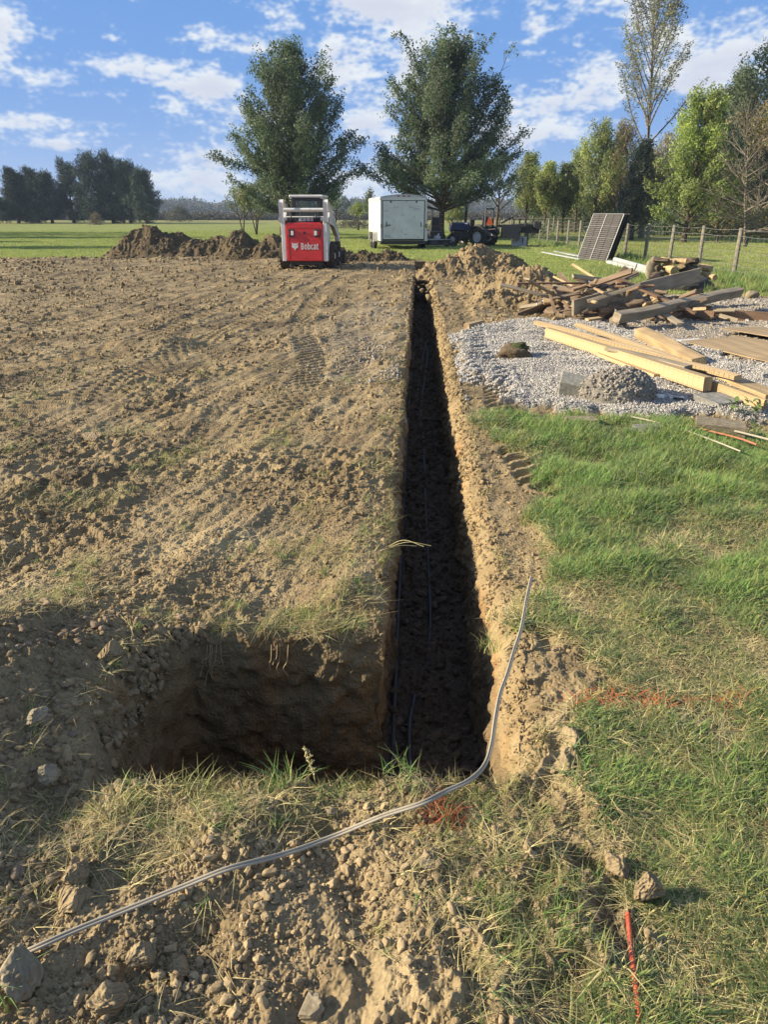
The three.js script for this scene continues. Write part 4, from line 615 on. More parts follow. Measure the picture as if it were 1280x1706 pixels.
{
  const t = thing('tractor', 'small blue tractor with a roll bar and orange triangle parked under the tree', 'tractor', at(801, 410, -38.2).setY(0), R(52));   // local -z is its front
  for (const s of [-1, 1]) { wheel(t, s * .55, .46, .15, .46, .30, M.rimGrey); wheel(t, s * .48, .30, -1.35, .30, .18, M.rimGrey, 14); }
  part('hood', [box(.52, .40, 1.05, 0, .92, -1.12, .07), box(.46, .3, .2, 0, .82, -1.68, .05)], M.blue, t);
  part('grille', [box(.40, .26, .03, 0, .9, -1.79, .01), box(.40, .18, .6, 0, .68, -1.2, .02)], M.dark, t);
  part('headlight', box(.12, .07, .03, -.15, 1.02, -1.66, .01), M.lensWhite, t); part('headlight', box(.12, .07, .03, .15, 1.02, -1.66, .01), M.lensWhite, t);
  part('chassis', [box(.4, .3, 1.9, 0, .5, -.7, .03), box(1.0, .14, .14, 0, .3, -1.35), box(.8, .2, .2, 0, .46, .15)], M.dark, t);
  for (const s of [-1, 1]) part('fender', new THREE.ExtrudeGeometry((() => { const q = new THREE.Shape(); q.absarc(0, 0, .54, R(5), R(165)); q.absarc(0, 0, .50, R(165), R(5), true); return q; })(), { depth: .34, bevelEnabled: false, curveSegments: 20 }).rotateY(Math.PI / 2).translate(s * .55 - .17, .46, .15), M.dark, t);
  part('seat', [box(.44, .1, .42, 0, .98, -.05, .04), box(.44, .42, .1, 0, 1.2, .18, .04)], M.black, t);
  part('dashboard', [box(.4, .5, .14, 0, 1.0, -.58, .03), bar(V(0, 1.2, -.55), V(0, 1.33, -.42), .04, .04, true), new THREE.TorusGeometry(.18, .016, 8, 24).rotateX(1.0).translate(0, 1.34, -.42)], M.black, t);
  part('roll_bar', [bar(V(-.42, .6, .42), V(-.36, 1.74, .42), .065), bar(V(.42, .6, .42), V(.36, 1.74, .42), .065), box(.78, .065, .065, 0, 1.74, .42, .012)], M.black, t);
  part('warning_triangle', new THREE.ExtrudeGeometry(new THREE.Shape([[-.2, 0], [.2, 0], [.16, .04].map((v, i) => v), [.03, .34], [-.03, .34]].map(p => new THREE.Vector2(...p))), { depth: .01, bevelEnabled: false }).rotateY(R(-55)).translate(-.1, 1.02, .52), M.orange, t);
  part('hitch', [bar(V(-.25, .5, .4), V(-.3, .42, 1.0), .05), bar(V(.25, .5, .4), V(.3, .42, 1.0), .05), bar(V(0, .8, .4), V(0, .85, 1.0), .05)], M.black, t);
  const b = thing('box_blade', 'black steel blade attachment behind the tractor, right of its wheel', 'implement', at(841, 409, -38.0).setY(0), R(84)); b.scale.setScalar(1.2);
  part('blade', [box(1.3, .46, .04, 0, .55, .5, .006).rotateX(.12), box(.04, .5, .7, -.65, .6, .2), box(.04, .5, .7, .65, .6, .2)], M.black, b);
  part('frame', [box(.08, .08, 1.2, -.3, .8, .3), box(.08, .08, 1.2, .3, .8, .3), box(.9, .1, .1, 0, .85, .8), bar(V(0, .9, -.2), V(0, 1.15, .3), .07), box(.4, .34, 1.0, .3, .7, .9, .02), box(.5, .3, .3, .2, .82, 1.3, .03)], M.dark, b);
  part('stand_leg', [box(.05, .6, .05, -.4, .3, .9), box(.05, .6, .05, .4, .3, .9)], M.dark, b);
  const p = thing('metal_sheet', 'pale grey folded metal sheet on the grass at the end of the blade', 'sheet', at(863, 411, -37.6).setY(0), R(20));
  part('panel', [box(.86, .5, .02, .1, .24, 0).rotateX(-.25)], M.galv, p); part('panel', box(.36, .46, .02, .45, .22, .14).rotateY(.5), M.pvc, p);
}
// mower deck and a ride-on machine half hidden by the trailer
{
  const t = thing('mower_deck', 'low black finish mower with small wheels lying between trailer and tractor', 'mower', at(730, 412, -37.0).setY(0), R(15));
  part('deck', [new THREE.CylinderGeometry(.36, .42, .2, 24).translate(-.3, .22, 0), new THREE.CylinderGeometry(.36, .42, .2, 24).translate(.25, .22, -.05), box(1.3, .05, .7, -.05, .33, 0, .02)], M.dark, t);
  part('frame', [bar(V(-.6, .38, .1), V(.6, .34, .1), .06), bar(V(-.1, .4, 0), V(.1, .62, -.2), .06), box(.28, .16, .28, -.05, .45, 0, .04), bar(V(.1, .34, -.3), V(.75, .28, -.3), .05)], M.rimGrey, t);
  wheel(t, .72, .14, .2, .14, .09, M.dark, 0).rotation.y = 1.4; wheel(t, .62, .14, -.4, .14, .09, M.dark, 0).rotation.y = 1.4; wheel(t, -.85, .13, .2, .13, .09, M.dark, 0).rotation.y = 1.4;
  const m = thing('riding_mower', 'black machine with an upright handle half hidden behind the right of the trailer', 'mower', at(722, 404, -40.5).setY(0), R(10));
  part('body', [box(.7, .38, 1.2, 0, .5, 0, .06), box(.5, .3, .5, 0, .8, .2, .06)], M.black, m); part('seat', [box(.42, .1, .4, 0, .98, .1, .03), box(.42, .4, .1, 0, 1.15, .3, .03)], M.dark, m);
  part('handle', [bar(V(.2, .7, -.2), V(.3, 1.25, 0), .04, .04, true), bar(V(-.2, .7, -.2), V(-.1, 1.25, 0), .04, .04, true), box(.3, .06, .08, .38, 1.22, .02, .02)], M.black, m);
  for (const s of [-1, 1]) { wheel(m, s * .42, .28, .35, .28, .2, M.dark, 0); wheel(m, s * .38, .16, -.55, .16, .12, M.dark, 0); }
}

// ------------------------------------------------------------------ kennel panels leaning on the fence
{
  const A = V(7.24, 0, -28.1), B = V(7.60, 0, -25.7), lean = V(.40, 1.52, .1), mk = (i, label) => {
    const t = thing('kennel_panel', label, 'panel', A.clone().add(V(.10 * i, 0, -.02 * i)), 0, 'wire panels leaning in a stack on the fence'), u = B.clone().sub(A), p = (a, b) => u.clone().multiplyScalar(a).addScaledVector(lean, b);
    part('frame', [bar(p(0, 0), p(0, 1), .042, .042, true), bar(p(1, 0), p(1, 1), .042, .042, true), bar(p(0, 1), p(1, 1), .042, .042, true), bar(p(0, 0), p(1, 0), .042, .042, true), bar(p(.46, 0), p(.46, 1), .042, .042, true)], i ? M.dark : M.galv, t);
    const v = [], h = []; for (let k = 1; k < 34; k++) v.push(bar(p(k / 34, 0), p(k / 34, 1), k % 8 === 0 ? .02 : .012)); for (let k = 1; k < 24; k++) h.push(bar(p(0, k / 24), p(1, k / 24), k % 6 === 0 ? .016 : .011));
    part('wire_mesh', v, M.kennelMesh, t).userData.kind = 'stuff'; part('wire_mesh', h, i ? M.kennelMesh : M.wire, t).userData.kind = 'stuff';
    part('backing', (() => { const g = new THREE.BufferGeometry(), n = V(.9, -.5, 0).normalize().multiplyScalar(.02), q = [p(.01, .01), p(.99, .01), p(.99, .99), p(.01, .99)].map(x => x.clone().add(n)), s = [...q, ...q.map(x => x.clone().addScaledVector(n, .3))]; g.setAttribute('position', new THREE.Float32BufferAttribute(s.flatMap(x => [x.x, x.y, x.z]), 3)); g.setAttribute('uv', new THREE.Float32BufferAttribute(new Float32Array(16), 2)); g.setIndex([0, 1, 2, 0, 2, 3, 4, 6, 5, 4, 7, 6, 0, 4, 5, 0, 5, 1, 1, 5, 6, 1, 6, 2, 2, 6, 7, 2, 7, 3, 3, 7, 4, 3, 4, 0]); const o = g.toNonIndexed(); o.computeVertexNormals(); return o; })(), std({ color: C(.13, .115, .105), roughness: .9 }), t);
  };
  mk(0, 'wire kennel panel in front of the leaning stack, with pale metal frame'); mk(1, 'dark wire panel in the middle of the leaning stack'); mk(2, 'dark wire panel at the back of the leaning stack, next to the fence');
}

// ------------------------------------------------------------------ lumber and rubble
let beamSeed = 1;
function beamGeo(a, b, w, h, roll = 0, warp = .006) {
  const s = beamSeed++ * 3.7, d = b.clone().sub(a), L = d.length(), n = Math.max(6, Math.round(L * 6));
  const g = new THREE.BoxGeometry(w, h, L, 2, 2, n).toNonIndexed(), p = g.attributes.position, N = g.attributes.normal, uv = g.attributes.uv, c = .004;
  for (let i = 0; i < p.count; i++) {
    let x = p.getX(i), y = p.getY(i), z = p.getZ(i); const nx = Math.abs(N.getX(i)), nz = Math.abs(N.getZ(i));
    uv.setXY(i, nz > .5 ? y / .25 + s : z / 1.3 + s, (nx > .5 ? y : x) / .22 + s * .37 + (nx > .5 ? .4 : 0));
    const ed = (Math.abs(x) > w * .49 && Math.abs(y) > h * .49) ? c * (.4 + .9 * Math.abs(n2(z * 9 + s, x * 50))) : 0; x -= Math.sign(x) * ed; y -= Math.sign(y) * ed;
    x += warp * n2(z * .8 + s, 3) + .0015 * n2(z * 7, y * 30 + s); y += warp * n2(z * .8 + s, 9) + .0015 * n2(z * 7, x * 30 + s);
    if (Math.abs(Math.abs(z) - L / 2) < 1e-4) z += Math.sign(z) * .006 * n2(x * 30 + s, y * 30);
    p.setXYZ(i, x, y, z);
  }
  g.computeVertexNormals(); g.rotateZ(roll);
  const m = new THREE.Matrix4().lookAt(V(0, 0, 0), d.clone().negate(), V(0, 1, 0)); m.setPosition(a.clone().add(b).multiplyScalar(.5)); return g.applyMatrix4(m);
}
function beam(name, label, category, a, b, w, h, mat, roll = 0, group, warp) { return solo(name, beamGeo(a, b, w, h, roll, warp), mat, label, category, group); }
const on = (px, py, h) => P(px, py, h);
const GS = .055;     // the gravel stands this far above the earth
// long new timbers in front
beam('timber', 'long thick yellow timber lying nearest in front, its saw-marked side lit', 'timber', on(911, 554, GS + .075).add(V(.02, 0, 0)), on(1180, 640, GS + .115), .085, .128, M.woodNew, 0);
beam('timber', 'long yellow two-by-four lying along the top behind the front timber', 'timber', on(894, 537, .15), on(1231, 629, .17), .09, .045, M.woodNew, .1);
beam('board', 'grey weathered board lying on the front timber', 'board', on(1015, 580, .20), on(1148, 612, .20), .11, .038, M.woodGrey, .05);
beam('board', 'short yellow board end sticking out under the front timber', 'board', on(1000, 590, GS + .05), on(1097, 627, GS + .05), .09, .04, M.woodNew, 0);
beam('board', 'yellow board slanting behind the front timber towards the rubble', 'board', on(962, 540, .20), on(1130, 600, .12), .09, .04, M.woodNew, .15);
beam('board', 'narrow yellow board at the right edge, lowest of the lumber', 'board', on(1150, 628, .15), on(1276, 674, .12), .04, .085, M.woodGold, 0);
beam('board', 'broad weathered tan board at the right edge beside the narrow yellow one', 'board', on(1160, 610, .10), on(1295, 660, .10), .20, .04, M.woodGold, 0);
beam('timber', 'square golden timber with a notched end lying from the rubble into the gravel', 'timber', on(1068, 555, .11), on(1165, 607, .07), .15, .15, M.woodGold, .2, undefined, .015);
// weathered beams over the rubble
beam('beam', 'long grey weathered plank propped highest across the rubble heap', 'beam', at(955, 513, -11.2), at(1166, 457, -13.4), .045, .235, M.woodGrey, -.06, undefined, .015);
beam('beam', 'thick grey weathered beam lying lower across the rubble to the right', 'beam', at(1028, 531, -10.4), at(1233, 485, -12.6), .13, .14, M.woodGrey, .3, undefined, .03);
beam('plank', 'grey plank slanting from the grass down into the rubble, its end to the sky', 'plank', at(958, 443, -14.6), at(1072, 512, -12.2), .15, .05, M.woodGold, -.5);
beam('plank', 'brown plank standing on its side left of the white plastic sheet', 'plank', at(934, 459, -14.0), at(986, 508, -12.4), .04, .17, M.woodDark, .5);
beam('plank', 'dark wet plank lying level along the front foot of the rubble', 'plank', at(868, 549, -10.9), at(1004, 522, -11.6), .16, .035, M.woodDark, .1);
beam('plank', 'brown plank slanting from the dirt mound up into the rubble', 'plank', at(862, 528, -12.0), at(952, 493, -12.6), .035, .14, M.woodDark, .2);
beam('plank', 'reddish brown plank on edge reaching to the right edge of the picture', 'plank', at(1130, 519, -11.6), at(1310, 531, -11.2), .045, .16, M.woodRed, 0);
beam('plank', 'reddish plank crossing behind the lower grey beam', 'plank', at(1080, 519, -11.9), at(1190, 527, -11.3), .045, .16, M.woodRed, .1);
beam('plank', 'thin brown stick board standing up at the left of the rubble', 'plank', at(915, 482, -12.3), at(926, 523, -11.7), .05, .05, M.woodDark, .3);
beam('plank', 'narrow broken lath slanting across the left of the rubble', 'plank', at(936, 494, -12.2), at(968, 521, -11.4), .06, .025, M.woodGold, .2);
beam('plank', 'short light lath leaning up behind the white plastic sheet', 'plank', at(972, 466, -13.6), at(984, 489, -12.8), .045, .03, M.woodNew, 0);
beam('plank', 'dark narrow board with a pale cut end above the white plastic sheet', 'plank', at(968, 462, -13.8), at(1024, 483, -12.8), .09, .05, M.woodDark, .1);
beam('plank', 'pale splintered stub standing up between the two crossing beams', 'plank', at(1064, 484, -12.3), at(1077, 512, -11.6), .12, .06, M.woodGold, .4, undefined, .03);
beam('plank', 'grey board poking out low to the right below the thick beam', 'plank', at(1102, 521, -11.2), at(1135, 540, -10.4), .11, .03, M.woodGrey, .1);
beam('plank', 'long grey plank rising from the left of the rubble towards the upright slab', 'plank', at(900, 523, -12.3), at(1062, 455, -13.9), .12, .035, M.woodGrey, .6);
beam('plank', 'long brown plank rising to the right, just below the highest plank', 'plank', at(930, 520, -11.9), at(1108, 468, -13.3), .11, .04, M.woodDark, .3);
beam('plank', 'long reddish plank leaning steeply up to the right across the rubble', 'plank', at(1000, 527, -11.3), at(1098, 458, -13.2), .10, .035, M.woodRed, .8);
beam('plank', 'tan plank leaning up to the left from the middle of the rubble', 'plank', at(1040, 520, -11.6), at(925, 462, -13.4), .10, .035, M.woodGold, .4);
beam('plank', 'short brown board under the propped plank, end towards the camera', 'plank', at(985, 505, -12.2), at(1008, 518, -11.3), .14, .05, M.woodRed, .2);
beam('block', 'small pale wooden block standing alone at the left edge of the gravel', 'wood block', P(777, 547, .07), P(803, 540, .07), .09, .13, M.woodGold, 0);
beam('block', 'pale cut block lying under the dark wet plank', 'wood block', at(978, 536, -10.9), at(1000, 533, -11.0), .09, .09, M.woodNew, .1);
beam('block', 'second pale cut block beside the one under the dark plank, lying lower', 'wood block', at(970, 543, -10.7), at(986, 540, -10.8), .08, .07, M.woodGold, .3);
{ const r = rnd(91), mats = [M.woodGold, M.woodDark, M.woodRed, M.woodGrey, M.woodNew], where = ['left end of the rubble', 'middle of the rubble', 'right end of the rubble', 'shade under the beams'], kinds = ['tan', 'dark brown', 'reddish', 'grey', 'yellow'];
  for (let i = 0; i < 70; i++) { const m = Math.floor(r() * 5), z = -11 - r() * 2.2, x = mix(2.6, 5.3, r()), y = .05 + .55 * r() * Math.exp(-(((x - 3.7) / 1.1) ** 2)), a = r() * 3.14, L = .14 + .42 * r() * r(), tl = (r() - .5) * .5; const c = V(x, y, z), d = V(Math.cos(a) * L / 2, tl * L / 2, Math.sin(a) * L / 2); beam('wood_scrap', 'broken piece of old wood lying in the rubble heap among the long beams', 'wood scrap', c.clone().sub(d), c.clone().add(d), .03 + .08 * r(), .015 + .03 * r(), mats[m], r() * 1.5, 'broken wood pieces in the rubble heap'); } }
{ const r = rnd(57), mats = [M.woodGrey, M.woodDark, M.woodRed, M.woodGrey, M.woodDark]; for (let i = 0; i < 30; i++) { const cx = mix(2.7, 4.9, r()), cz = -12.1 + (r() - .5) * 1.5, y = .10 + .62 * Math.exp(-(((cx - 3.5) / .8) ** 2)) * (.15 + .85 * r()), a = (r() - .5) * 2.6, L = .7 + 1.3 * r(), tl = (r() - .45) * .9, d = V(Math.cos(a) * L / 2, tl * L / 2, Math.sin(a) * L / 2), c = V(cx, y, cz); beam('old_plank', 'old grey or brown plank lying criss-cross low inside the rubble heap', 'plank', c.clone().sub(d), c.clone().add(d), .06 + .06 * r(), .02 + .02 * r(), mats[i % 5], r() * 1.2, 'old planks criss-cross in the rubble heap'); } }
{ const bits = [['rounded grey roll of wet cardboard in the middle of the rubble', [1030, 497, -11.9], .2, M.woodGrey, [1.3, .8, .8]], ['dark lump of rotten wood at the near end of the thick grey beam', [1030, 537, -10.6], .10, M.woodDark, [1, .9, 1]], ['grey stone slab on the left of the rubble', [935, 486, -12.8], .2, M.stone, [1.4, .5, 1]], ['dark heap of earth and rot inside the rubble', [985, 520, -12.1], .42, M.woodDark, [1.6, .55, 1]], ['dark heap of earth under the crossing beams', [1045, 515, -12.0], .40, M.woodDark, [1.6, .6, 1]]];
  bits.forEach(([label, p, s, m, sq], i) => { const o = solo('rubble_lump', lump(s, 300 + i * 9, 8, .35, sq), m, label, 'rubble'); o.position.copy(at(...p)); }); }
{ // white plastic sheet, white scrap, hoop and clear plastic in the rubble
  const bend = (w, l, k, seed) => { const g = new THREE.BoxGeometry(w, .006, l, 10, 1, 16), p = g.attributes.position; for (let i = 0; i < p.count; i++) p.setY(i, p.getY(i) + k * (p.getX(i) / w) ** 2 * w + .03 * n2(p.getX(i) * 4 + seed, p.getZ(i) * 3)); g.computeVertexNormals(); return g; };
  let o = solo('plastic_sheet', bend(.24, .8, .6, 1), std({ color: C(.40, .43, .52), roughness: .35 }), 'curved bluish white plastic sheet slanting between planks of the rubble', 'plastic sheet'); o.position.copy(at(969, 478, -13.0)); o.rotation.set(.32, -.55, .35);
  o = solo('plastic_sheet', bend(.2, .34, .2, 4), std({ color: C(.7, .7, .68), roughness: .5 }), 'white triangular scrap under the crossing of the beams', 'plastic scrap'); o.position.copy(at(1043, 508, -11.8)); o.rotation.set(.7, .5, -.3);
  o = solo('plastic_sheet', bend(.36, .34, .35, 9), std({ color: C(.34, .34, .33), roughness: .4 }), 'crumpled clear plastic behind the high plank', 'plastic scrap'); o.position.copy(at(992, 482, -12.9)); o.rotation.set(.4, .9, .2);
  solo('wire_hoop', tube([at(895, 513, -12.4), at(897, 503, -12.4), at(903, 499, -12.35), at(907, 503, -12.3), at(908, 512, -12.3)], .012, 30), M.plastic, 'pale bent hoop sticking up beside the left plank of the rubble', 'hoop');
  solo('paper_scrap', new THREE.BoxGeometry(.34, .012, .16).rotateY(.3).translate(...P(1153, 567, .03).toArray()), M.plastic, 'flat white scrap lying on the stony ground right of the golden timber', 'scrap');
  solo('bone_stick', tube([at(1092, 524, -11.0), at(1096, 530, -10.9), at(1094, 538, -10.8)], .022, 14), M.barkPale, 'short pale curved stick hanging below the thick beam', 'stick');
  solo('dry_branch', [tube([at(1026, 478, -13.6), at(1034, 468, -13.8), at(1052, 458, -14), at(1060, 446, -14.1), at(1062, 440, -14.2)], .012, 24), tube([at(1034, 468, -13.8), at(1040, 466, -13.6), at(1046, 470, -13.6)], .008, 12)], M.barkPale, 'thin dry branch standing up behind the high plank', 'branch');
}
// plywood
beam('plywood_sheet', 'large flat tan plywood sheet lying on the stony ground at the right edge', 'plywood', V(4.25, .05, -9.35), V(4.75, .05, -7.75), .95, .016, M.ply, .02, undefined, .01);
beam('plywood_sheet', 'second plywood sheet farther back at the right edge', 'plywood', V(5.05, .05, -10.3), V(5.5, .05, -9.3), .75, .016, M.ply, -.03, undefined, .01);
// blocks and slabs
{ const g = new RoundedBoxGeometry(.23, .21, .17, 4, .012), p = g.attributes.position; for (let i = 0; i < p.count; i++) p.setXYZ(i, p.getX(i) + .004 * n3(p.getX(i) * 30, p.getY(i) * 30, p.getZ(i) * 30), p.getY(i) + (p.getX(i) > .05 ? -.03 : 0), p.getZ(i)); g.computeVertexNormals(); const o = solo('concrete_block', g, M.block, 'chipped grey concrete block tilted on the gravel left of the hardened heap', 'concrete block'); o.position.copy(P(955, 645, GS + .06)); o.rotation.set(.42, -.32, .08); }
const slab = (label, p, w, h, d, ry, rx, mat = M.concrete) => { const g = new THREE.BoxGeometry(w, h, d, 8, 2, 8), q = g.attributes.position; for (let i = 0; i < q.count; i++) { const x = q.getX(i), y = q.getY(i), z = q.getZ(i); q.setXYZ(i, x * (1 + .12 * n2(z * 5, w * 90)), y + .006 * n2(x * 12, z * 12), z * (1 + .12 * n2(x * 5, d * 70))); } g.computeVertexNormals(); const o = solo('stone_slab', g, mat, label, 'slab'); o.position.copy(p); o.rotation.set(rx, ry, 0); return o; };
slab('flat grey concrete slab under the end of the narrow yellow board', P(1205, 668, .07), .36, .07, .30, .3, .05);
slab('flat worn stone slab in the grass edge left of the green weeds', P(1200, 713, .08), .34, .09, .18, -.35, .1, M.stone);
slab('flat blue-grey slab sunk in the grass edge below the hardened heap', P(1095, 716, .05), .32, .05, .18, .2, .02);
slab('flat tan stone at the gravel edge left of the hardened heap', P(968, 702, .05), .24, .05, .14, .1, .0, M.stone);
slab('small slab half buried at the right edge behind the weeds', P(1262, 672, .05), .26, .05, .2, .7, .1, M.woodGrey);
// hardened heap of concrete in a torn white bag
{
  const t = thing('concrete_heap', 'rough hardened heap of grey concrete spilled on a torn white bag at the gravel edge', 'concrete heap', P(1035, 672, 0)), c = V(0, .02, 0);
  const g = new THREE.SphereGeometry(1, 150, 70, 0, Math.PI * 2, 0, Math.PI / 2), p = g.attributes.position;
  for (let i = 0; i < p.count; i++) { const v = V().fromBufferAttribute(p, i), a = Math.atan2(v.z, v.x), k = 1 + .12 * n2(Math.cos(a) * 1.6, Math.sin(a) * 1.6), up = sm(.12, .5, v.y), d = up * (.10 * (1 - 2 * Math.abs(n3(v.x * 4.5, v.y * 4.5, v.z * 4.5))) + .07 * (1 - 2 * Math.abs(n3(v.x * 10, v.y * 10, v.z * 10))) + .03 * n3(v.x * 26, v.y * 26, v.z * 26)) + (1 - up) * .02 * n3(v.x * 7, v.y * 7, v.z * 7); p.setXYZ(i, v.x * .28 * (k + d) * (v.x < 0 ? 1.3 : .95), Math.pow(v.y, .95) * .265 * (1 + d) + .015 , v.z * .24 * (k + d)); }
  g.computeVertexNormals(); part('heap', g, std({ color: C(.34, .315, .27), map: tStone, bumpMap: tStoneB, bumpScale: .01, roughness: 1 }), t);
  const cr = rnd(17), cl = []; for (let i = 0; i < 2600; i++) { const j = Math.floor(cr() * p.count); if (p.getY(j) < .07) continue; const s = .004 + .009 * cr() ** 3, f = .75 + .5 * cr(); cl.push({ m: mat4(p.getX(j), p.getY(j), p.getZ(j), cr() * 6, cr() * 6, cr() * 6, s), c: C(.37 * f, .34 * f, .29 * f) }); } instances('crust', lump(1, 29, 2, .6), M.clodI, cl, t).userData.kind = 'stuff';
  const b = new THREE.SphereGeometry(1, 60, 16, 0, Math.PI * 2, 0, Math.PI / 2), q = b.attributes.position; for (let i = 0; i < q.count; i++) { const x = q.getX(i), y = q.getY(i), z = q.getZ(i), a = Math.atan2(z, x); q.setXYZ(i, x * .33 * (1 + .05 * n2(a * 3, 2)), Math.pow(y, .4) * .062 + .005, z * .29 * (1 + .08 * n2(a * 3, 5))); } b.computeVertexNormals(); part('bag', b, M.plastic, t);
  const tail = new THREE.BoxGeometry(.30, .05, .16, 12, 2, 6), w = tail.attributes.position; for (let i = 0; i < w.count; i++) { const x = w.getX(i), y = w.getY(i), z = w.getZ(i); w.setXYZ(i, x, y * (1 - .5 * Math.abs(z) / .08) + .02 * n2(x * 12, z * 12), z * (.7 + .5 * (x + .15))); } tail.computeVertexNormals(); tail.rotateY(-.12).translate(.37, .05, .02); part('bag_end', tail, M.plastic, t);
  const pipe = solo('pipe_end', [new THREE.CylinderGeometry(.03, .03, .07, 16, 1, true).rotateZ(1.5), new THREE.CylinderGeometry(.024, .024, .07, 16, 1, true).rotateZ(1.5)], M.dark, 'black pipe end beside the end of the white bag', 'pipe'); pipe.position.copy(P(1131, 668, .05));
}
// sod clump on the gravel
{ const t = thing('sod_clump', 'clump of dark earth with a mossy top sitting on the gravel', 'sod', P(856, 602, .02)); const g = lump(.13, 41, 8, .35, [1.35, .8, 1]); part('earth', g, std({ color: C(.15, .11, .065), map: tDirt, bumpMap: tDirtB, bumpScale: .01, roughness: 1 }), t).position.y = .08; part('moss', lump(.085, 43, 6, .4, [1.3, .5, 1]), std({ color: C(.10, .11, .035), map: tGrass, roughness: 1 }), t).position.set(.04, .16, -.02); }
// log pile, pipes, white boards by the fence
{
  const r = rnd(33), c0 = P(1130, 474, 0); let n = 0;
  const pos = ['left end', 'middle', 'right end'];
  for (let i = 0; i < 16; i++) { const a = (r() - .5) * 1.3 + .25, L = .3 + .16 * r(), rad = .06 + .045 * r(), lx = -.55 + (i % 6) * .23 + r() * .06, ly = .08 + Math.floor(i / 6) * .16, lz = (r() - .5) * .25; const t = thing('firewood_log', 'split log in the small woodpile at the foot of the fence', 'log', c0.clone().add(V(lx, ly + .12, lz)), a, 'logs of the woodpile by the fence'); const s = new THREE.Shape(); s.absarc(0, 0, rad, 0, r() > .5 ? 6.28 : 3.4); part('wood', new THREE.ExtrudeGeometry(s, { depth: L, bevelEnabled: true, bevelSize: .004, bevelThickness: .004, bevelSegments: 1, curveSegments: 12 }).translate(0, 0, -L / 2).rotateZ(r() * 6), i % 3 ? M.woodGold : M.bark, t); t.rotation.x = (r() - .5) * .3; n++; }
  const st = solo('tree_stump', lump(.22, 61, 7, .12, [.75, 1.25, .28]), M.woodGrey, 'upright grey slab of wood at the left end of the woodpile', 'stump'); st.position.copy(c0).add(V(-.6, .34, -.1));
  const bl = solo('boulder', lump(.30, 63, 10, .25, [1.5, .62, 1]), std({ color: C(.06, .055, .05), map: tStone, roughness: .8 }), 'dark rounded boulder in the grass below the woodpile', 'boulder'); bl.position.copy(P(1153, 478, .08));
  const st2 = solo('stone', lump(.1, 67, 6, .3, [1.2, .9, 1]), M.stone, 'tan stone at the edge of the grass near the right edge', 'stone'); st2.position.copy(P(1253, 492, .05));
  for (let i = 0; i < 4; i++) { const d = V(.06 * i - .09, .075 + (i === 3 ? .1 : 0), .03 * i); const a = P(1018, 441, 0).add(d), b = P(1090, 461, 0).add(V(-.06 + .15 * (i % 3), d.y, 0)); const t = solo('plastic_pipe', [bar(a, b, .13, .13, true)], M.pvc, 'pale grey plastic pipe in the bundle lying in the weeds by the fence', 'pipe', 'plastic pipes bundled by the fence'); }
  [[905, 420, 968, 432], [925, 419, 962, 426], [938, 421, 968, 427]].forEach(([x0, y0, x1, y1], i) => beam('white_board', ['long white board lying on the grass left of the leaning panels', 'shorter white board behind the long one by the panels', 'white board end next to the foot of the leaning panels'][i], 'board', P(x0, y0, .05), P(x1, y1, .05), .16, .04, M.pvc));
}
// fibreglass rods and hose along the far edge of the lawn
solo('marker_rod', tube([P(1128, 703, .07), P(1180, 717, .09), P(1235, 731, .10), P(1262, 741, .10)], .007, 60), M.rodDull, 'faded orange rod lying along the grass edge right of the hardened heap', 'rod');
solo('pale_rod', tube([P(1225, 718, .09), P(1262, 727, .09), P(1300, 737, .09)], .008, 40), M.dullPlastic, 'pale rod at the right edge lying beside the weeds', 'rod');
solo('white_hose', tube([P(1052, 694, .06), P(1080, 700, .07), P(1120, 710, .08), P(1160, 723, .10), P(1200, 738, .10), P(1235, 752, .09)], .006, 60), M.dullPlastic, 'white thin hose curving into the grass from the hardened heap', 'hose');
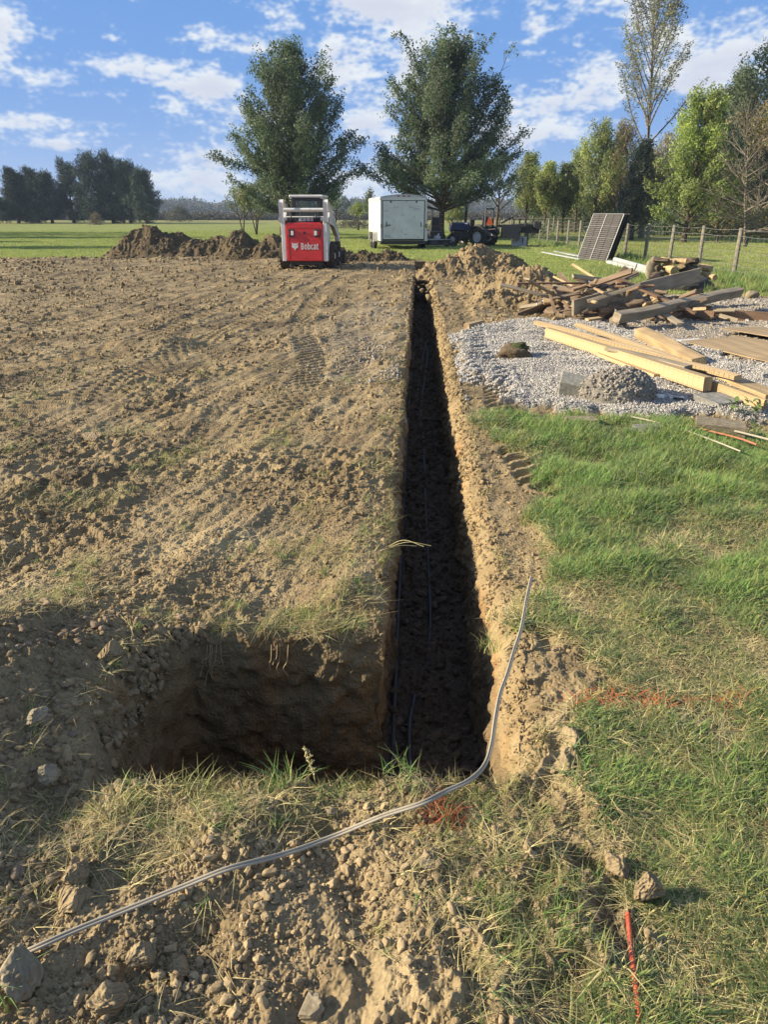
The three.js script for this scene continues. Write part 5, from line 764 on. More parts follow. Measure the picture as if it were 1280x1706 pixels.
// ------------------------------------------------------------------ cables
{
  const g0 = (px, py, dh = .012) => { const a = P(px, py); const h = holeDist(a.x, a.z); let y = 0; if (h.d > h.r) { y = -1; for (let k = 0; k < 9; k++) y = Math.max(y, gy(a.x + .02 * (k % 3 - 1), a.z + .02 * (Math.floor(k / 3) - 1))); } const b = P(px, py, y + dh); return b; };
  const t = thing('electric_cable', 'grey twin cable lying along the right lip and across the near end of the trench', 'cable'), path = [g0(886, 962, .05), g0(879, 995, .05), g0(868, 1050, .045), g0(857, 1085, .04), P(845, 1122, .035), P(834, 1155, .03), P(825, 1200, .03), P(820, 1240, .02), P(810, 1272, .02), P(780, 1300, .07), P(742, 1319, .085), g0(705, 1337, .04), g0(640, 1358, .02), g0(560, 1392, .02), g0(480, 1420, .02), g0(380, 1448, .02), g0(300, 1478, .025), g0(200, 1520, .02), g0(120, 1552, .025), g0(60, 1578, .03), g0(10, 1600, -.005)];
  for (const s of [-1, 1]) part('strand', tube(path.map((p0, i) => { const p = p0.clone().add(V(.006 * n2(i * 1.7, 3), 0, .006 * n2(i * 1.7, 9))); const a = path[Math.max(0, i - 1)], b = path[Math.min(path.length - 1, i + 1)], d = b.clone().sub(a).setY(0).normalize(); return p.clone().add(V(-d.z * .0033 * s, .0012 * s, d.x * .0033 * s)); }), .0036, 320, 8), M.cable, t);
  const floorLine = (pts, r, label) => solo('conduit', tube(pts.map(([dx, z, up]) => V((xL(z) + xR(z)) / 2 + dx, floorY((xL(z) + xR(z)) / 2 + dx, z) + r + .008 + (up || 0), z)), r, 160, 8), M.conduit, label, 'conduit');
  floorLine([[-.19, -1.75], [-.19, -2.4], [-.195, -3.2], [-.2, -4.5], [-.2, -6.5], [-.19, -9], [-.16, -12], [-.1, -15], [-.02, -17]], .014, 'dark conduit running along the foot of the left trench wall');
  floorLine([[-.09, -1.8], [-.10, -2.2], [-.115, -2.75, .01], [-.09, -3.0, -.02]], .013, 'short grey conduit on the trench floor close to the pit');
  floorLine([[-.02, -3.3, -.015], [.0, -3.7], [.0, -4.6], [-.01, -5.8], [-.015, -7.4], [-.02, -8.2, -.02]], .011, 'dark conduit in the middle of the trench floor');
  floorLine([[-.06, -7.6, -.02], [-.03, -9], [.04, -11], [.09, -13, .02], [-.02, -14.4], [-.12, -16.5]], .012, 'dark conduit crossing the far part of the trench floor');
  floorLine([[-.1, -8.6], [-.06, -10.5], [.06, -13.2, .04], [.12, -14]], .011, 'second dark conduit crossing beside the other in the far trench');
}
// orange rod at the lower right
{ const t = thing('orange_rod', 'weathered orange-red rod sticking in the grass at the lower right corner', 'rod'); const y = (px, py) => P(px, py, gy(P(px, py).x, P(px, py).z) + .02); part('rod', tube([y(1047, 1522), y(1052, 1580), y(1062, 1660), y(1066, 1710), y(1072, 1790)], .0062, 60, 8), M.rod, t); }
solo('wire_stake', tube([P(133, 424, -.02), at(132, 412, P(133, 424).z), at(130, 401, P(133, 424).z)], .008, 10), M.wire, 'thin wire stake standing in the field grass at the left', 'stake');
{ const z = -24.9; solo('root', tube([V(xR(z) - .05, -.02, z), V(xR(z) - .12, -.2, z + .02), V(xR(z) - .1, -.42, z), V(xR(z) - .13, -.6, z)], .025, 20), M.barkPale, 'pale broken root hanging down the far right wall of the trench', 'root'); }

// ------------------------------------------------------------------ heaps of dug earth
function heap(name, label, cx, cz, rx, rz, h, seed, turn, n = 170, peaks) {
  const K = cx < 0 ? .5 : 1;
  const t = thing(name, label, 'earth heap', V(cx, 0, cz), turn), pos = [], col = [], uv = [], idx = [];
  const hf = (x, z) => { const d = Math.hypot(x / rx, z / rz), a = Math.atan2(z / rz, x / rx), e = 1 + .22 * n2(Math.cos(a) * 1.5 + seed, Math.sin(a) * 1.5); let k = 0; if (peaks) for (const [px, pz, pr, ph] of peaks) k = Math.max(k, ph * Math.pow(sm(1, .0, Math.hypot(x - px, z - pz) / pr), .8)); else k = Math.pow(sm(1.0, .05, d / e), .75);
    const b = 1 - 2 * Math.abs(n2(x * 2.4 + seed, z * 2.4)), c = 1 - 2 * Math.abs(n2(x * 6 + seed, z * 6)), f = 1 - 2 * Math.abs(n2(x * 14 + seed, z * 14));
    return h * k * (1 + .28 * n2(x * 1.2 + seed, z * 1.2)) + sm(0, .25, k) * (.09 * (b - .3) + .055 * (c - .3) + .03 * (f - .3) + .012 * n2(x * 34, z * 34)) - .05 * (1 - sm(0, .08, k)); };
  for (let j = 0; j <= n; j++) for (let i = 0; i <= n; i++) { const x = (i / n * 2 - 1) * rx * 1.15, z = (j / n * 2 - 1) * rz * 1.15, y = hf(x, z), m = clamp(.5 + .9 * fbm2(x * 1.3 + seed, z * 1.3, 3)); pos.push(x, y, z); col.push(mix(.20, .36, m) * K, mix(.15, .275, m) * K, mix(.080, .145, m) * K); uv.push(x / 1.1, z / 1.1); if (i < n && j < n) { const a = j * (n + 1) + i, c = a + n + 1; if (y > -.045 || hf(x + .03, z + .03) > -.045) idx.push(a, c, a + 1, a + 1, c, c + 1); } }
  const g = new THREE.BufferGeometry(); g.setAttribute('position', new THREE.Float32BufferAttribute(pos, 3)); g.setAttribute('color', new THREE.Float32BufferAttribute(col, 3)); g.setAttribute('uv', new THREE.Float32BufferAttribute(uv, 2)); g.setIndex(idx); g.computeVertexNormals(); part('earth', g, M.dirt, t);
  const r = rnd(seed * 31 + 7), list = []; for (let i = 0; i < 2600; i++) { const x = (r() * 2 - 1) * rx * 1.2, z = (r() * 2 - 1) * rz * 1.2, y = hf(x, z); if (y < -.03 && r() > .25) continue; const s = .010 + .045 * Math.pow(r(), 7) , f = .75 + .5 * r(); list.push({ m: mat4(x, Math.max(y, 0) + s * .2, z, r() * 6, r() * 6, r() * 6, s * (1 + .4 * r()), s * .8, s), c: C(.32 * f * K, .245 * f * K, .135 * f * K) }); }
  instances('clods', lump(1, 3, 3, .4), M.clodI, list, t).userData.kind = 'stuff'; return t;
}
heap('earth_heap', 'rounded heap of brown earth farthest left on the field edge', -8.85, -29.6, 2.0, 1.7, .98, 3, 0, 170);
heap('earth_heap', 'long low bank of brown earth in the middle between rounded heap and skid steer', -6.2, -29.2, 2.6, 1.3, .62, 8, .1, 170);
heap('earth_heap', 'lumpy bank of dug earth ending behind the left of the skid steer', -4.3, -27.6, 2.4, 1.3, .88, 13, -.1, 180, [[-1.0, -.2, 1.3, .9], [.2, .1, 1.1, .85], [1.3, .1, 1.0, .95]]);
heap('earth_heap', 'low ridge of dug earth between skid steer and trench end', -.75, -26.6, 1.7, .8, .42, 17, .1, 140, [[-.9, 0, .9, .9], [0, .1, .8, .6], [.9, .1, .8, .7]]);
heap('earth_heap', 'big pale heap of dug earth beside the far end of the trench', 2.55, -20.6, 1.75, 1.9, .62, 21, .1, 220, [[-.1, .2, 1.5, 1], [-.9, .6, 1.0, .65], [.6, .5, 1.1, .75]]);
heap('earth_heap', 'crumbly heap of brown earth in front of the big pale one, next to the rubble', 2.55, -14.7, 1.4, 3.0, .46, 29, .06, 240, [[.25, .3, 1.15, 1.05], [0, -1.2, 1.1, .9], [-.5, 1.2, .8, .4], [.35, 1.6, .8, .75]]);

// ------------------------------------------------------------------ single clods and stones one can point to
function clod(name, label, cat, px, py, r, seed, mat, sq = [1, .85, 1], lift = .28) { const p = P(px, py), y = gy(p.x, p.z), c = P(px, py, y + r * lift), o = solo(name, lump(r * .74, seed, 14, .34, sq, 9), mat, label, cat); o.position.set(c.x, y + r * lift, c.z); o.rotation.y = seed; return o; }
clod('earth_clod', 'upright pale clod of earth in the grass at the right, above the orange rod', 'clod', 1078, 1480, .055, 3, M.clod, [.9, 1.25, .8], .6);
clod('earth_clod', 'flat pale clod of earth just left of the upright one in the right grass', 'clod', 1030, 1445, .042, 5, M.clod, [1.2, .7, .9]);
clod('stone', 'rough grey stone at the lower left corner where the cable ends', 'stone', 30, 1625, .062, 7, M.stone, [1, .9, 1], .35);
clod('stone', 'rounded pale stone at the bottom left, right of the corner stone', 'stone', 185, 1668, .052, 9, M.clod, [1.2, .8, 1], .25);
clod('stone', 'small pale stone at the bottom edge below the middle', 'stone', 515, 1682, .038, 11, M.stone, [1.1, .85, 1]);
clod('earth_clod', 'big square clod of earth perched on the far left edge of the pit', 'clod', 185, 1086, .058, 13, M.clod, [1, .9, .9], .6);
clod('stone', 'round grey stone on the slope left of the pit', 'stone', 82, 1288, .040, 15, M.stone, [1, .9, 1]);
clod('stone', 'second grey stone lying right of the round one on the left slope', 'stone', 60, 1190, .038, 17, M.stone, [1.1, .7, 1]);
clod('stone', 'small smooth stone near the cable above the orange paint', 'stone', 553, 1352, .017, 19, M.stone, [1, 1.1, 1]);
clod('stone', 'flat tan rock right of the orange painted tuft', 'stone', 715, 1435, .032, 21, M.stone, [1.2, .7, 1]);
clod('earth_clod', 'large loose clod of earth left of the cable, below the dry grass', 'clod', 130, 1455, .048, 23, M.clod);
clod('earth_clod', 'crumbling clod of earth beneath the left part of the cable', 'clod', 120, 1500, .05, 25, M.clod, [1.2, .8, 1]);
clod('earth_clod', 'pale clod of earth at the bottom edge left of the small stone', 'clod', 300, 1610, .036, 27, M.clod, [1.1, .8, 1]);
clod('earth_clod', 'clod of earth in the middle of the bottom soil', 'clod', 235, 1590, .044, 29, M.clod);
clod('flat_stone', 'pale flat stone pressed into the earth at the far left above the pit', 'stone', 46, 1062, .045, 31, M.stone, [1.2, .18, .8], .1);
clod('flat_stone', 'pale flat stone bared in the wheel track of the left earth', 'stone', 425, 672, .12, 33, M.clod, [1.5, .12, .8], .08);
clod('flat_stone', 'long pale patch of packed clay at the left between wheel tracks', 'stone', 150, 727, .13, 35, M.clod, [.8, .1, 1.6], .08);

// ------------------------------------------------------------------ loose stuff: clods, gravel, straw, grass
{
  const shapes = [lump(1, 11, 3, .55, [1, 1, 1], 8), lump(1, 17, 3, .6, [1.2, .75, 1], 7), lump(1, 23, 3, .5, [1, .7, 1.1], 9)].map((g, i) => { if (i === 1) return g; const o = g.toNonIndexed(); o.computeVertexNormals(); return o; }), lists = [[], [], []], r = rnd(1234);
  const N = 90000; let k = 0;
  for (let i = 0; i < N * 2 && k < N; i++) {
    const z = -(Math.exp(mix(Math.log(1.1), Math.log(29.5), r())) - .5), w = .78 * (-z + 1.1), x = (r() * 2 - 1) * w, hd = holeDist(x, z); if (hd.d < hd.r * .6) continue; ground(x, z); if (G.grass > .5) { if (r() > .04 || z < -8) continue; } if (G.grav > .4) continue;
    const D = Math.hypot(x, z), den = clamp(.62 + 1.1 * n2(x * 1.3 + 60, z * 1.3) + .5 * n2(x * 4, z * 4) - 1.4 * G.trk + (z > -2.2 ? -.1 : 0) + (G.stony > .5 ? .2 : 0)); if (r() > den) continue;
    const s = (.0016 + .00042 * D) * (1 + 4.2 * Math.pow(r(), 12) + .8 * r()), f = .72 + .5 * r(), q = G.stony * r() > .3 ? 1 : 0; k++;
    lists[i % 3].push({ m: mat4(x, G.y + s * .25, z, r() * 6, r() * 6, r() * 6, s), c: q ? C(.42 * f, .40 * f, .36 * f) : C(mix(.38, G.r, .6) * f, mix(.295, G.g, .6) * f, mix(.165, G.b, .6) * f) });
  }
  // crumbs lying on the rounded lips
  for (let i = 0; i < 16000; i++) { const pit = i % 2, x = pit ? mix(-1.15, -.7, r()) : 0, z0 = pit ? mix(-2.45, -1.5, r()) : -(Math.exp(mix(Math.log(2.2), Math.log(16), r())) - .5), X = pit ? x : r() < .4 ? xL(z0) - .06 * r() : xR(z0) + .14 * r(), hd = holeDist(X, z0); if (hd.d < 0 || hd.d > hd.r) continue; const sn = 1 - hd.d / hd.r, dn = hd.v * (1 - Math.sqrt(1 - sn * sn)), Dz = Math.hypot(X, z0), s = (.0022 + .0005 * Dz) * (1 + (pit ? 6 : 2.5) * Math.pow(r(), 7)), f = .75 + .45 * r(); lists[i % 3].push({ m: mat4(X, gy(X, z0) - dn + s * .2, z0, r() * 6, r() * 6, r() * 6, s), c: C(.34 * f, .262 * f, .145 * f) }); }
  // on the trench floor and at the foot of its walls
  for (let i = 0; i < 9000; i++) { const z = -(Math.exp(mix(Math.log(2.1), Math.log(25), r())) - .5), pit = z > -2.45; const x = mix(pit ? -.85 : xL(z), xR(z), r()), s = (.003 + .0006 * -z) * (1 + 5 * Math.pow(r(), 7)), f = .7 + .5 * r(); lists[i % 3].push({ m: mat4(x, floorY(x, z) + s * .3, z, r() * 6, r() * 6, r() * 6, s), c: C(.15 * f, .11 * f, .072 * f) }); }
  // slumped bank left of the pit and the loose near edge
  for (let i = 0; i < 7000; i++) { const x = mix(-1.6, -.7, r()), z = mix(-2.5, -1.2, r()), hd = holeDist(x, z); if (hd.d < hd.r * .5 || r() > clamp(.3 + 1.4 * n2(x * 4 + 5, z * 4) + .7 * n2(x * 11, z * 11))) continue; const s = .0024 + .016 * Math.pow(r(), 8), f = .75 + .45 * r(); ground(x, z); lists[i % 3].push({ m: mat4(x, G.y + s * .3, z, r() * 6, r() * 6, r() * 6, s), c: C(.32 * f, .245 * f, .16 * f) }); }
  for (let i = 0; i < 26000; i++) { const x = mix(-1.2, .75, r()), z = mix(-1.6, -.7, r()), hd = holeDist(x, z); if (hd.d < hd.r * .5) continue; if (r() > clamp(.55 + 1.3 * n2(x * 3.5 + 2, z * 3.5) + .8 * n2(x * 9, z * 9))) continue; ground(x, z); if (G.grass > .5 && r() > .1) continue; const s = .0018 + .0022 * r() + .011 * Math.pow(r(), 12), f = .75 + .5 * r(); lists[i % 3].push({ m: mat4(x, G.y + s * .3, z, r() * 6, r() * 6, r() * 6, s), c: C(.42 * f, .33 * f, .19 * f) }); }
  shapes.forEach((g, i) => tag(instances('soil_clods', g, M.clodI, lists[i]), 'loose crumbs and clods of dry earth scattered over the dug ground', 'soil', null, 'stuff'));
}
{
  const shapes = [lump(1, 51, 1, .5), lump(1, 53, 1, .5, [1.3, .7, 1]), lump(1, 57, 2, .5, [1, .8, 1.3])], lists = [[], [], []], r = rnd(4321);
  for (let i = 0; i < 260000; i++) { const z = -mix(5.5, 15.2, Math.pow(r(), 1.1)), x = mix(.7, z < -9 ? 9.5 : 6.5, r()); ground(x, z); const st = G.grav > .35 ? 1 : G.stony > .3 ? .4 : 0; if (r() > st) continue; const s = (.0027 + .00031 * -z) * (.6 + 1.1 * r() * r()), f = .5 + .55 * r(), br = G.grav > .35 ? r() * .3 : .3 + r() * .7; lists[i % 3].push({ m: mat4(x, G.y + s * .35 + (G.grav > .35 ? .01 * r() : 0), z, r() * 6, r() * 6, r() * 6, s), c: C(mix(.58, .40, br) * f, mix(.55, .35, br) * f, mix(.49, .27, br) * f) }); }
  for (let i = 0; i < 9000; i++) { const z = -mix(6.8, 14.5, r()), x = xL(z) - .08 - 1.1 * r() * r(), hd = holeDist(x, z); if (hd.d < hd.r) continue; const q = clamp(.05 + n2(x * 2, z * 1.2) * 1.0); if (r() > q) continue; const s = .0085 * (.6 + .9 * r()), f = .55 + .5 * r(); lists[i % 3].push({ m: mat4(x, gy(x, z) + s * .3, z, r() * 6, r() * 6, r() * 6, s), c: C(.36 * f, .32 * f, .25 * f) }); }
  for (let i = 0; i < 7000; i++) { const z = -mix(6.2, 9.8, r()), x = xR(z) + .08 + .6 * r(), q = clamp(.2 + n2(x * 3, z * 1.5) * 1.5), hd = holeDist(x, z); if (r() > q || hd.d < hd.r) continue; const s = .0085 * (.6 + .9 * r()), f = .55 + .5 * r(); lists[i % 3].push({ m: mat4(x, gy(x, z) + s * .3, z, r() * 6, r() * 6, r() * 6, s), c: C(.46 * f, .44 * f, .40 * f) }); }
  shapes.forEach((g, i) => tag(instances('crushed_stone', g, M.pebble, lists[i]), 'crushed pale grey stones of the gravel under the lumber', 'gravel', null, 'stuff'));
}
function tuft(n, h, w, spreadR, lean, seed, segs = 3) {     // blades that rise and bow
  const r = rnd(seed), pos = [], nor = [], uv = [];
  for (let i = 0; i < n; i++) {
    const a = r() * 6.283, x0 = Math.cos(a) * spreadR * Math.sqrt(r()), z0 = Math.sin(a) * spreadR * Math.sqrt(r()), b = r() * 6.283, H = h * (.55 + .6 * r()), ln = lean * (.3 + 1.1 * r()), bw = w * (.7 + .6 * r()), dx = Math.cos(b), dz = Math.sin(b), px = -dz, pz = dx; let prev = null;
    for (let k = 0; k <= segs; k++) { const t = k / segs, o = ln * H * t * t, y = H * t * (1 - .35 * ln * t), ww = bw * (1 - Math.pow(t, 1.6)) / 2; const cx = x0 + dx * o, cz = z0 + dz * o, cur = [[cx - px * ww, y, cz - pz * ww], [cx + px * ww, y, cz + pz * ww]];
      if (prev) { const tri = k === segs ? [prev[0], prev[1], cur[0]] : [prev[0], prev[1], cur[1], prev[0], cur[1], cur[0]]; const nn = [-dx * (1 - .6 * t) , .5 + .4 * t, -dz * (1 - .6 * t)]; for (const v of tri) { pos.push(...v); nor.push(...nn); uv.push(0, t); } } prev = cur; }
  }
  const g = new THREE.BufferGeometry(); g.setAttribute('position', new THREE.Float32BufferAttribute(pos, 3)); g.setAttribute('normal', new THREE.Float32BufferAttribute(nor, 3)); g.setAttribute('uv', new THREE.Float32BufferAttribute(uv, 2)); g.computeVertexNormals(); return g;
}
const gGreen = f => C(.15 * f, .25 * f, .045 * f), gYel = f => C(.31 * f, .33 * f, .09 * f), gStraw = f => C(.52 * f, .44 * f, .20 * f), gBrown = f => C(.27 * f, .195 * f, .09 * f), gOrange = f => C(.50 * f, .12 * f, .04 * f);
{
  const r = rnd(888), A = tuft(7, .075, .0056, .026, 1.0, 1), A2 = tuft(6, .062, .0060, .03, 1.9, 2), B = tuft(6, .065, .0042, .034, 2.1, 3), W = tuft(4, .07, .0105, .03, 1.2, 4), lists = [[], [], [], []], orange = [];
  for (let i = 0; i < 125000; i++) {
    const z = -(Math.exp(mix(Math.log(1.0), Math.log(6.4), r())) - .45), x = mix(.2, .72 * (-z + 1.5) + .2, r()); ground(x, z); const hd = holeDist(x, z); if (hd.d < hd.r * .4) continue; if (r() > G.grass * 1.05) continue;
    const D = -z, lush = clamp(1.05 * sm(-2.3, -4.3, z) + (z > -2.5 ? .5 : .85) * n2(x * 1.6, z * 1.6) + .4 * n2(x * 5, z * 5) + .05), dry = 1 - lush, q = r(), f = .75 + .55 * r(), sc = (.60 + .36 * lush + .35 * r()) * (.85 + .45 * n2(x * 2.5, z * 2.5)) * (1 + .03 * D); if (r() > .62 + .38 * lush + .5 * n2(x * 4.4 + 50, z * 4.4)) continue;
    // orange marking paint sprayed across the grass
    const pl = Math.abs(z - (-1.935 + .03 * n2(x * 6, 1))), on1 = pl < .018 && x > .55 && x < 1.24 && n2(x * 9, 4) > -.25;
    if (on1) { if (r() < .75) { orange.push({ m: mat4(x, G.y, z, (r() - .5) * .5, r() * 6.28, (r() - .5) * .5, .55 + .3 * r()), c: gOrange(.7 + .6 * r()) }); continue; } }
    const dead = n2(x * 3.1 + 8, z * 3.1) > .3 ? .35 : 0, c = q < dry * .60 + dead ? (r() < .72 ? gStraw(f) : gBrown(f)) : q < .35 + .4 * dry ? gYel(f) : gGreen(f * (.72 + .5 * lush + .35 * n2(x * 2.2 + 15, z * 2.2)));
    const k = q < dry * .60 + dead ? 2 : r() < .07 ? 3 : r() < .45 ? 1 : 0; lists[k].push({ m: mat4(x, G.y - .004, z, (r() - .5) * .4, r() * 6.28, (r() - .5) * .4, sc, sc * (.7 + .5 * lush + .2 * r()), sc), c });
  }
  for (let i = 0; i < 55; i++) { const x = .16 + (r() - .5) * .08, z = -1.465 + (r() - .5) * .10; ground(x, z); orange.push({ m: mat4(x, G.y, z, (r() - .5), r() * 6.28, (r() - .5), .35 + .3 * r()), c: gOrange(.45 + .5 * r()) }); }
  tag(instances('lawn_grass', A, M.blade, lists[0]), 'green blades of the near lawn right of the trench', 'grass', null, 'stuff');
  tag(instances('lawn_grass', A2, M.blade, lists[1]), 'bowed green and yellow blades of the near lawn', 'grass', null, 'stuff');
  tag(instances('lawn_grass', B, M.straw, lists[2]), 'dry straw-coloured blades lying in the near lawn', 'grass', null, 'stuff');
  tag(instances('lawn_grass', W, M.blade, lists[3]), 'broad blades and weeds scattered through the near lawn', 'grass', null, 'stuff');
  tag(instances('orange_painted_grass', B, M.straw, orange), 'grass sprayed with orange marking paint in a line and a spot', 'painted grass', null, 'stuff');
}
{ // straw and sprigs strewn over the earth and along the lips
  const r = rnd(999), S = tuft(6, .06, .0026, .02, 1.8, 7), T = tuft(9, .075, .003, .025, 1.0, 8), dry = [], green = [];
  for (let i = 0; i < 64000; i++) {
    const z = -(Math.exp(mix(Math.log(1.1), Math.log(13), r())) - .5), x = mix(-.78 * (-z + 1.1), z > -1.6 ? .9 : xL(z), r()), hd = holeDist(x, z); if (hd.d < hd.r * .35) continue; ground(x, z); if (G.grass > .5 || G.trk > .5) continue;
    const lip = hd.d < .22 ? (z > -1.66 ? .12 : .45) : 0, edge = z > -1.62 && z < -1.4 ? .08 : 0, p = clamp(n2(x * 1.7 + 40, z * 1.7) * 1.3 - .12 + .3 * n2(x * 6, z * 6)) * sm(-12, -4, z) + lip * (.4 + n2(x * 5, z * 3)) + edge * clamp(.5 + n2(x * 4, z * 4)) + (z > -1.45 ? .10 * clamp(.1 + 1.8 * n2(x * 3 + 20, z * 3)) : 0); if (r() > p) continue;
    const f = .7 + .6 * r(), sc = (.55 + .5 * r()) * (1 + .02 * -z), g = r() < (edge ? .2 : .12) + (n2(x * 2.2, z * 2.2 + 70) > .25 ? .28 : 0);
    (g ? green : dry).push({ m: mat4(x, G.y - .004, z, (r() - .5) * 1.1, r() * 6.28, (r() - .5) * 1.1, sc), c: g ? (r() < .5 ? gYel(f) : gGreen(f)) : r() < .75 ? gStraw(f * .85) : gBrown(f) });
  }
  // fringe hanging over the lips
  for (let i = 0; i < 2600; i++) {
    const s = SEG[Math.floor(r() * SEG.length)], t = r(), x = s.a.x + t * s.dx, z = s.a.z + t * s.dz; if (z < -9) continue; const L = Math.sqrt(s.L2), nx = -s.dz / L, nz = s.dx / L, rr = mix(s.a.r, s.b.r, t); let ox = x + nx * rr, oz = z + nz * rr; if (holeDist(ox, oz).d < 0) { ox = x - nx * rr; oz = z - nz * rr; }
    const right = x > xL(z) + .3; if (n2(x * 4 + 3, z * 2.4) < (right ? .12 : -.05)) continue; ground(ox, oz); const f = .7 + .5 * r(), a = Math.atan2(x - ox, z - oz); const q = new THREE.Matrix4().makeRotationY(a).multiply(new THREE.Matrix4().makeRotationX(.9 + .8 * r())).multiply(new THREE.Matrix4().makeRotationY(r() * 6)); const sc = .6 + .5 * r(); q.scale(V(sc, sc, sc)); q.setPosition(ox + (r() - .5) * .03, G.y - .005, oz + (r() - .5) * .03);
    (r() < .18 ? green : dry).push({ m: q, c: r() < .7 ? gStraw(f * .85) : r() < .5 ? gBrown(f) : gYel(f) });
  }
  tag(instances('dry_grass', S, M.straw, dry), 'dry straw and roots strewn over the dug earth', 'straw', null, 'stuff');
  tag(instances('grass_sprigs', T, M.blade, green), 'small green sprigs of grass growing through the dug earth', 'grass', null, 'stuff');
}
// single tufts at the near edge of the pit
[['green grass tuft at the near edge of the pit, left of the tall dry stalk', 478, 1322, .10, gGreen, 40], ['green grass tuft at the near edge of the trench', 665, 1312, .085, gGreen, 34], ['dry yellow grass tuft at the left near edge of the pit', 330, 1330, .10, gYel, 40], ['straw-coloured tuft at the far left of the near edge', 190, 1365, .10, gStraw, 36], ['dry tuft on the right corner of the pit', 800, 1345, .06, gYel, 40], ['pale grass tuft in the soil at the lower middle', 800, 1555, .075, gYel, 34], ['bright grass tuft at the lower left corner', 5, 1690, .10, gGreen, 34], ['grass tuft hanging on the right lip beside the cable', 815, 1080, .08, gYel, 40], ['dry tuft hanging over the right lip, above the other', 822, 1025, .07, gStraw, 40], ['tuft of turf on the left lip corner above the pit', 575, 1052, .07, gYel, 40]].forEach(([label, px, py, h, col, n], i) => { const p = P(px, py), y = gy(p.x, p.z); const o = solo('grass_tuft', tuft(n, h, .0038, .05, .9, 600 + i, 4), new THREE.MeshPhysicalMaterial({ color: col(1), roughness: .6, transmission: .3, thickness: 0, side: THREE.DoubleSide }), label, 'grass tuft'); o.position.set(p.x, y - .006, p.z); });
{ // tall dry seed stalk
  const t = thing('dry_stalk', 'tall dry seed stalk rising at the near edge of the pit', 'stalk', P(527, 1312, .02)); part('stem', tube([V(0, 0, 0), V(-.006, .05, 0), V(-.016, .10, .004), V(-.028, .15, .0)], .0016, 20, 5), std({ color: gStraw(1), roughness: .8 }), t);
  const r = rnd(3), s = []; for (let i = 0; i < 46; i++) { const u = r(), y = .06 + u * .09; s.push(new THREE.ConeGeometry(.0022, .013, 5).rotateX((r() - .5) * 2).rotateZ((r() - .5) * 2).translate(-.006 - .018 * u + (r() - .5) * .016, y, (r() - .5) * .014)); } part('seed_head', s, std({ color: gStraw(1.1), roughness: .8 }), t);
  const k = thing('dry_stalk', 'pale dry stalks reaching out from the left lip over the trench', 'stalk', V(xL(-3.2) - .05, .0, -3.2)); part('stem', [[.24, .02, 0], [.2, .04, .05], [.17, -.01, -.06]].map(([x, y, z]) => tube([V(0, 0, 0), V(x * .5, y + .02, z * .4), V(x, y, z)], .002, 14, 5)), std({ color: gStraw(1), roughness: .8 }), k);
}
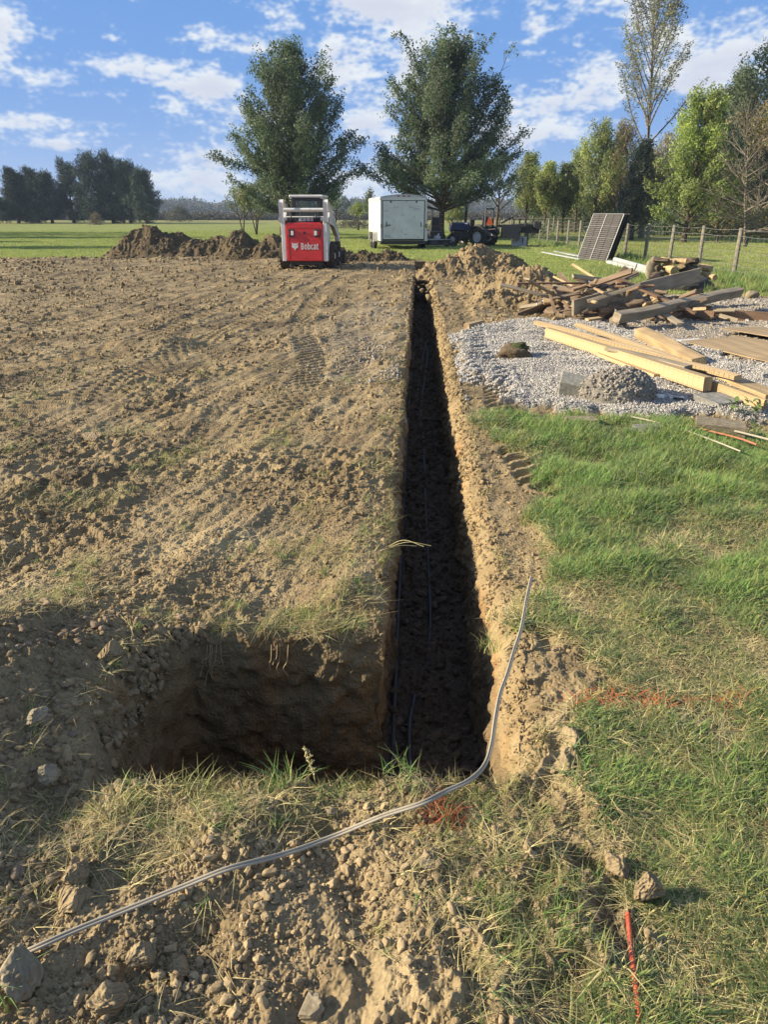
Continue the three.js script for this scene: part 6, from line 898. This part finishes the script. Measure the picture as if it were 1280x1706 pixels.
{ // mown field beyond, weeds along the fence
  const r = rnd(777), F = tuft(14, .075, .010, .16, .7, 21, 2), Wd = tuft(12, .34, .014, .12, .6, 22, 3), list = [], weeds = [];
  for (let i = 0; i < 62000; i++) { const z = -mix(14.5, 70, Math.pow(r(), 1.5)), x = (r() * 2 - 1) * .62 * (-z + 1); ground(x, z); if (G.grass < .6) continue; const f = .8 + .45 * r() , s = (.7 + .5 * r()) * (1 + .012 * -z), y = r(); list.push({ m: mat4(x, G.y - .01, z, 0, r() * 6.28, 0, s, s * .8, s), c: y < .6 ? C(.26 * f, .35 * f, .06 * f) : C(.36 * f, .38 * f, .09 * f) }); }
  for (let i = 0; i < 1500; i++) { const z = -mix(15.5, 60, r() ** 1.4), x = 9 + (r() - .5) * .5 - (r() < .3 ? r() * 1.2 : 0), f = .7 + .5 * r(); weeds.push({ m: mat4(x, 0, z, 0, r() * 6.28, 0, .5 + .6 * r()), c: r() < .7 ? gGreen(f * 1.2) : gYel(f) }); }
  for (let i = 0; i < 520; i++) { const p = P(mix(985, 1130, r()), mix(438, 482, r())), f = .7 + .5 * r(); if (p.z > -15.6) continue; weeds.push({ m: mat4(p.x, 0, p.z, 0, r() * 6.28, 0, .35 + .5 * r()), c: r() < .5 ? gYel(f) : gGreen(f * 1.2) }); }
  for (let i = 0; i < 160; i++) { const p = P(mix(1170, 1290, r()), mix(462, 490, r())), f = .7 + .5 * r(); weeds.push({ m: mat4(p.x, 0, p.z, 0, r() * 6.28, 0, .4 + .5 * r()), c: r() < .4 ? gYel(f) : gGreen(f * 1.2) }); }
  tag(instances('field_grass', F, M.blade, list), 'short mown grass of the wide field', 'grass', null, 'stuff');
  tag(instances('fence_weeds', Wd, M.blade, weeds), 'taller weeds along the foot of the wire fence', 'weeds', null, 'stuff');
}
{ const t = thing('hanging_roots', 'thin pale roots hanging from the sod on the back wall of the pit', 'roots', V(0, 0, 0)), r = rnd(12); for (let i = 0; i < 11; i++) { const x = mix(-.7, -.02, r() * r()), z = Z_PIT + .03, L = .06 + .2 * r() * r(), k = (r() - .5) * .08; part('root', tube([V(x, -.02, z), V(x + k * .4, -.05 - L * .4, z + .012), V(x + k, -.04 - L * .7, z + .02 * r()), V(x + k * (r() * 2), -.04 - L, z + .015)], .0012 + .0008 * r(), 12, 4), M.straw2, t); } }
// broad-leaved weeds at the end of the lumber
[['light green broad-leaved weed at the right end of the lumber, near the slab', 1240, 692, .13], ['small leafy weed on the tan board at the right edge', 1250, 655, .08]].forEach(([label, px, py, s], i) => {
  const t = thing('weed', label, 'weed', P(px, py, .03)), r = rnd(70 + i); part('stem', [0, 1, 2].map(k => tube([V(0, 0, 0), V((k - 1) * s * .5, s * .5, 0), V((k - 1) * s, s * .8, (k - 1) * .02)], .003, 8, 4)), std({ color: gGreen(1), roughness: .7 }), t);
  for (let k = 0; k < 16; k++) { const sh = new THREE.Shape(); const L = s * (.45 + .3 * r()); sh.moveTo(0, 0); sh.quadraticCurveTo(L * .42, L * .4, 0, L); sh.quadraticCurveTo(-L * .42, L * .4, 0, 0); const g = new THREE.ShapeGeometry(sh, 5), p = g.attributes.position; for (let q = 0; q < p.count; q++) p.setZ(q, -.4 * p.getY(q) ** 2 / L + Math.abs(p.getX(q)) * .3); g.computeVertexNormals(); g.rotateX(-.5 - r() * .6).rotateY(r() * 6.28).translate((r() - .5) * s * 2, s * (.25 + .6 * r()), (r() - .5) * s * .8); part('leaf', g, new THREE.MeshPhysicalMaterial({ color: C(.16, .24, .06), roughness: .6, transmission: .3, thickness: 0, side: THREE.DoubleSide }), t); }
});

renderer.render(scene, camera);
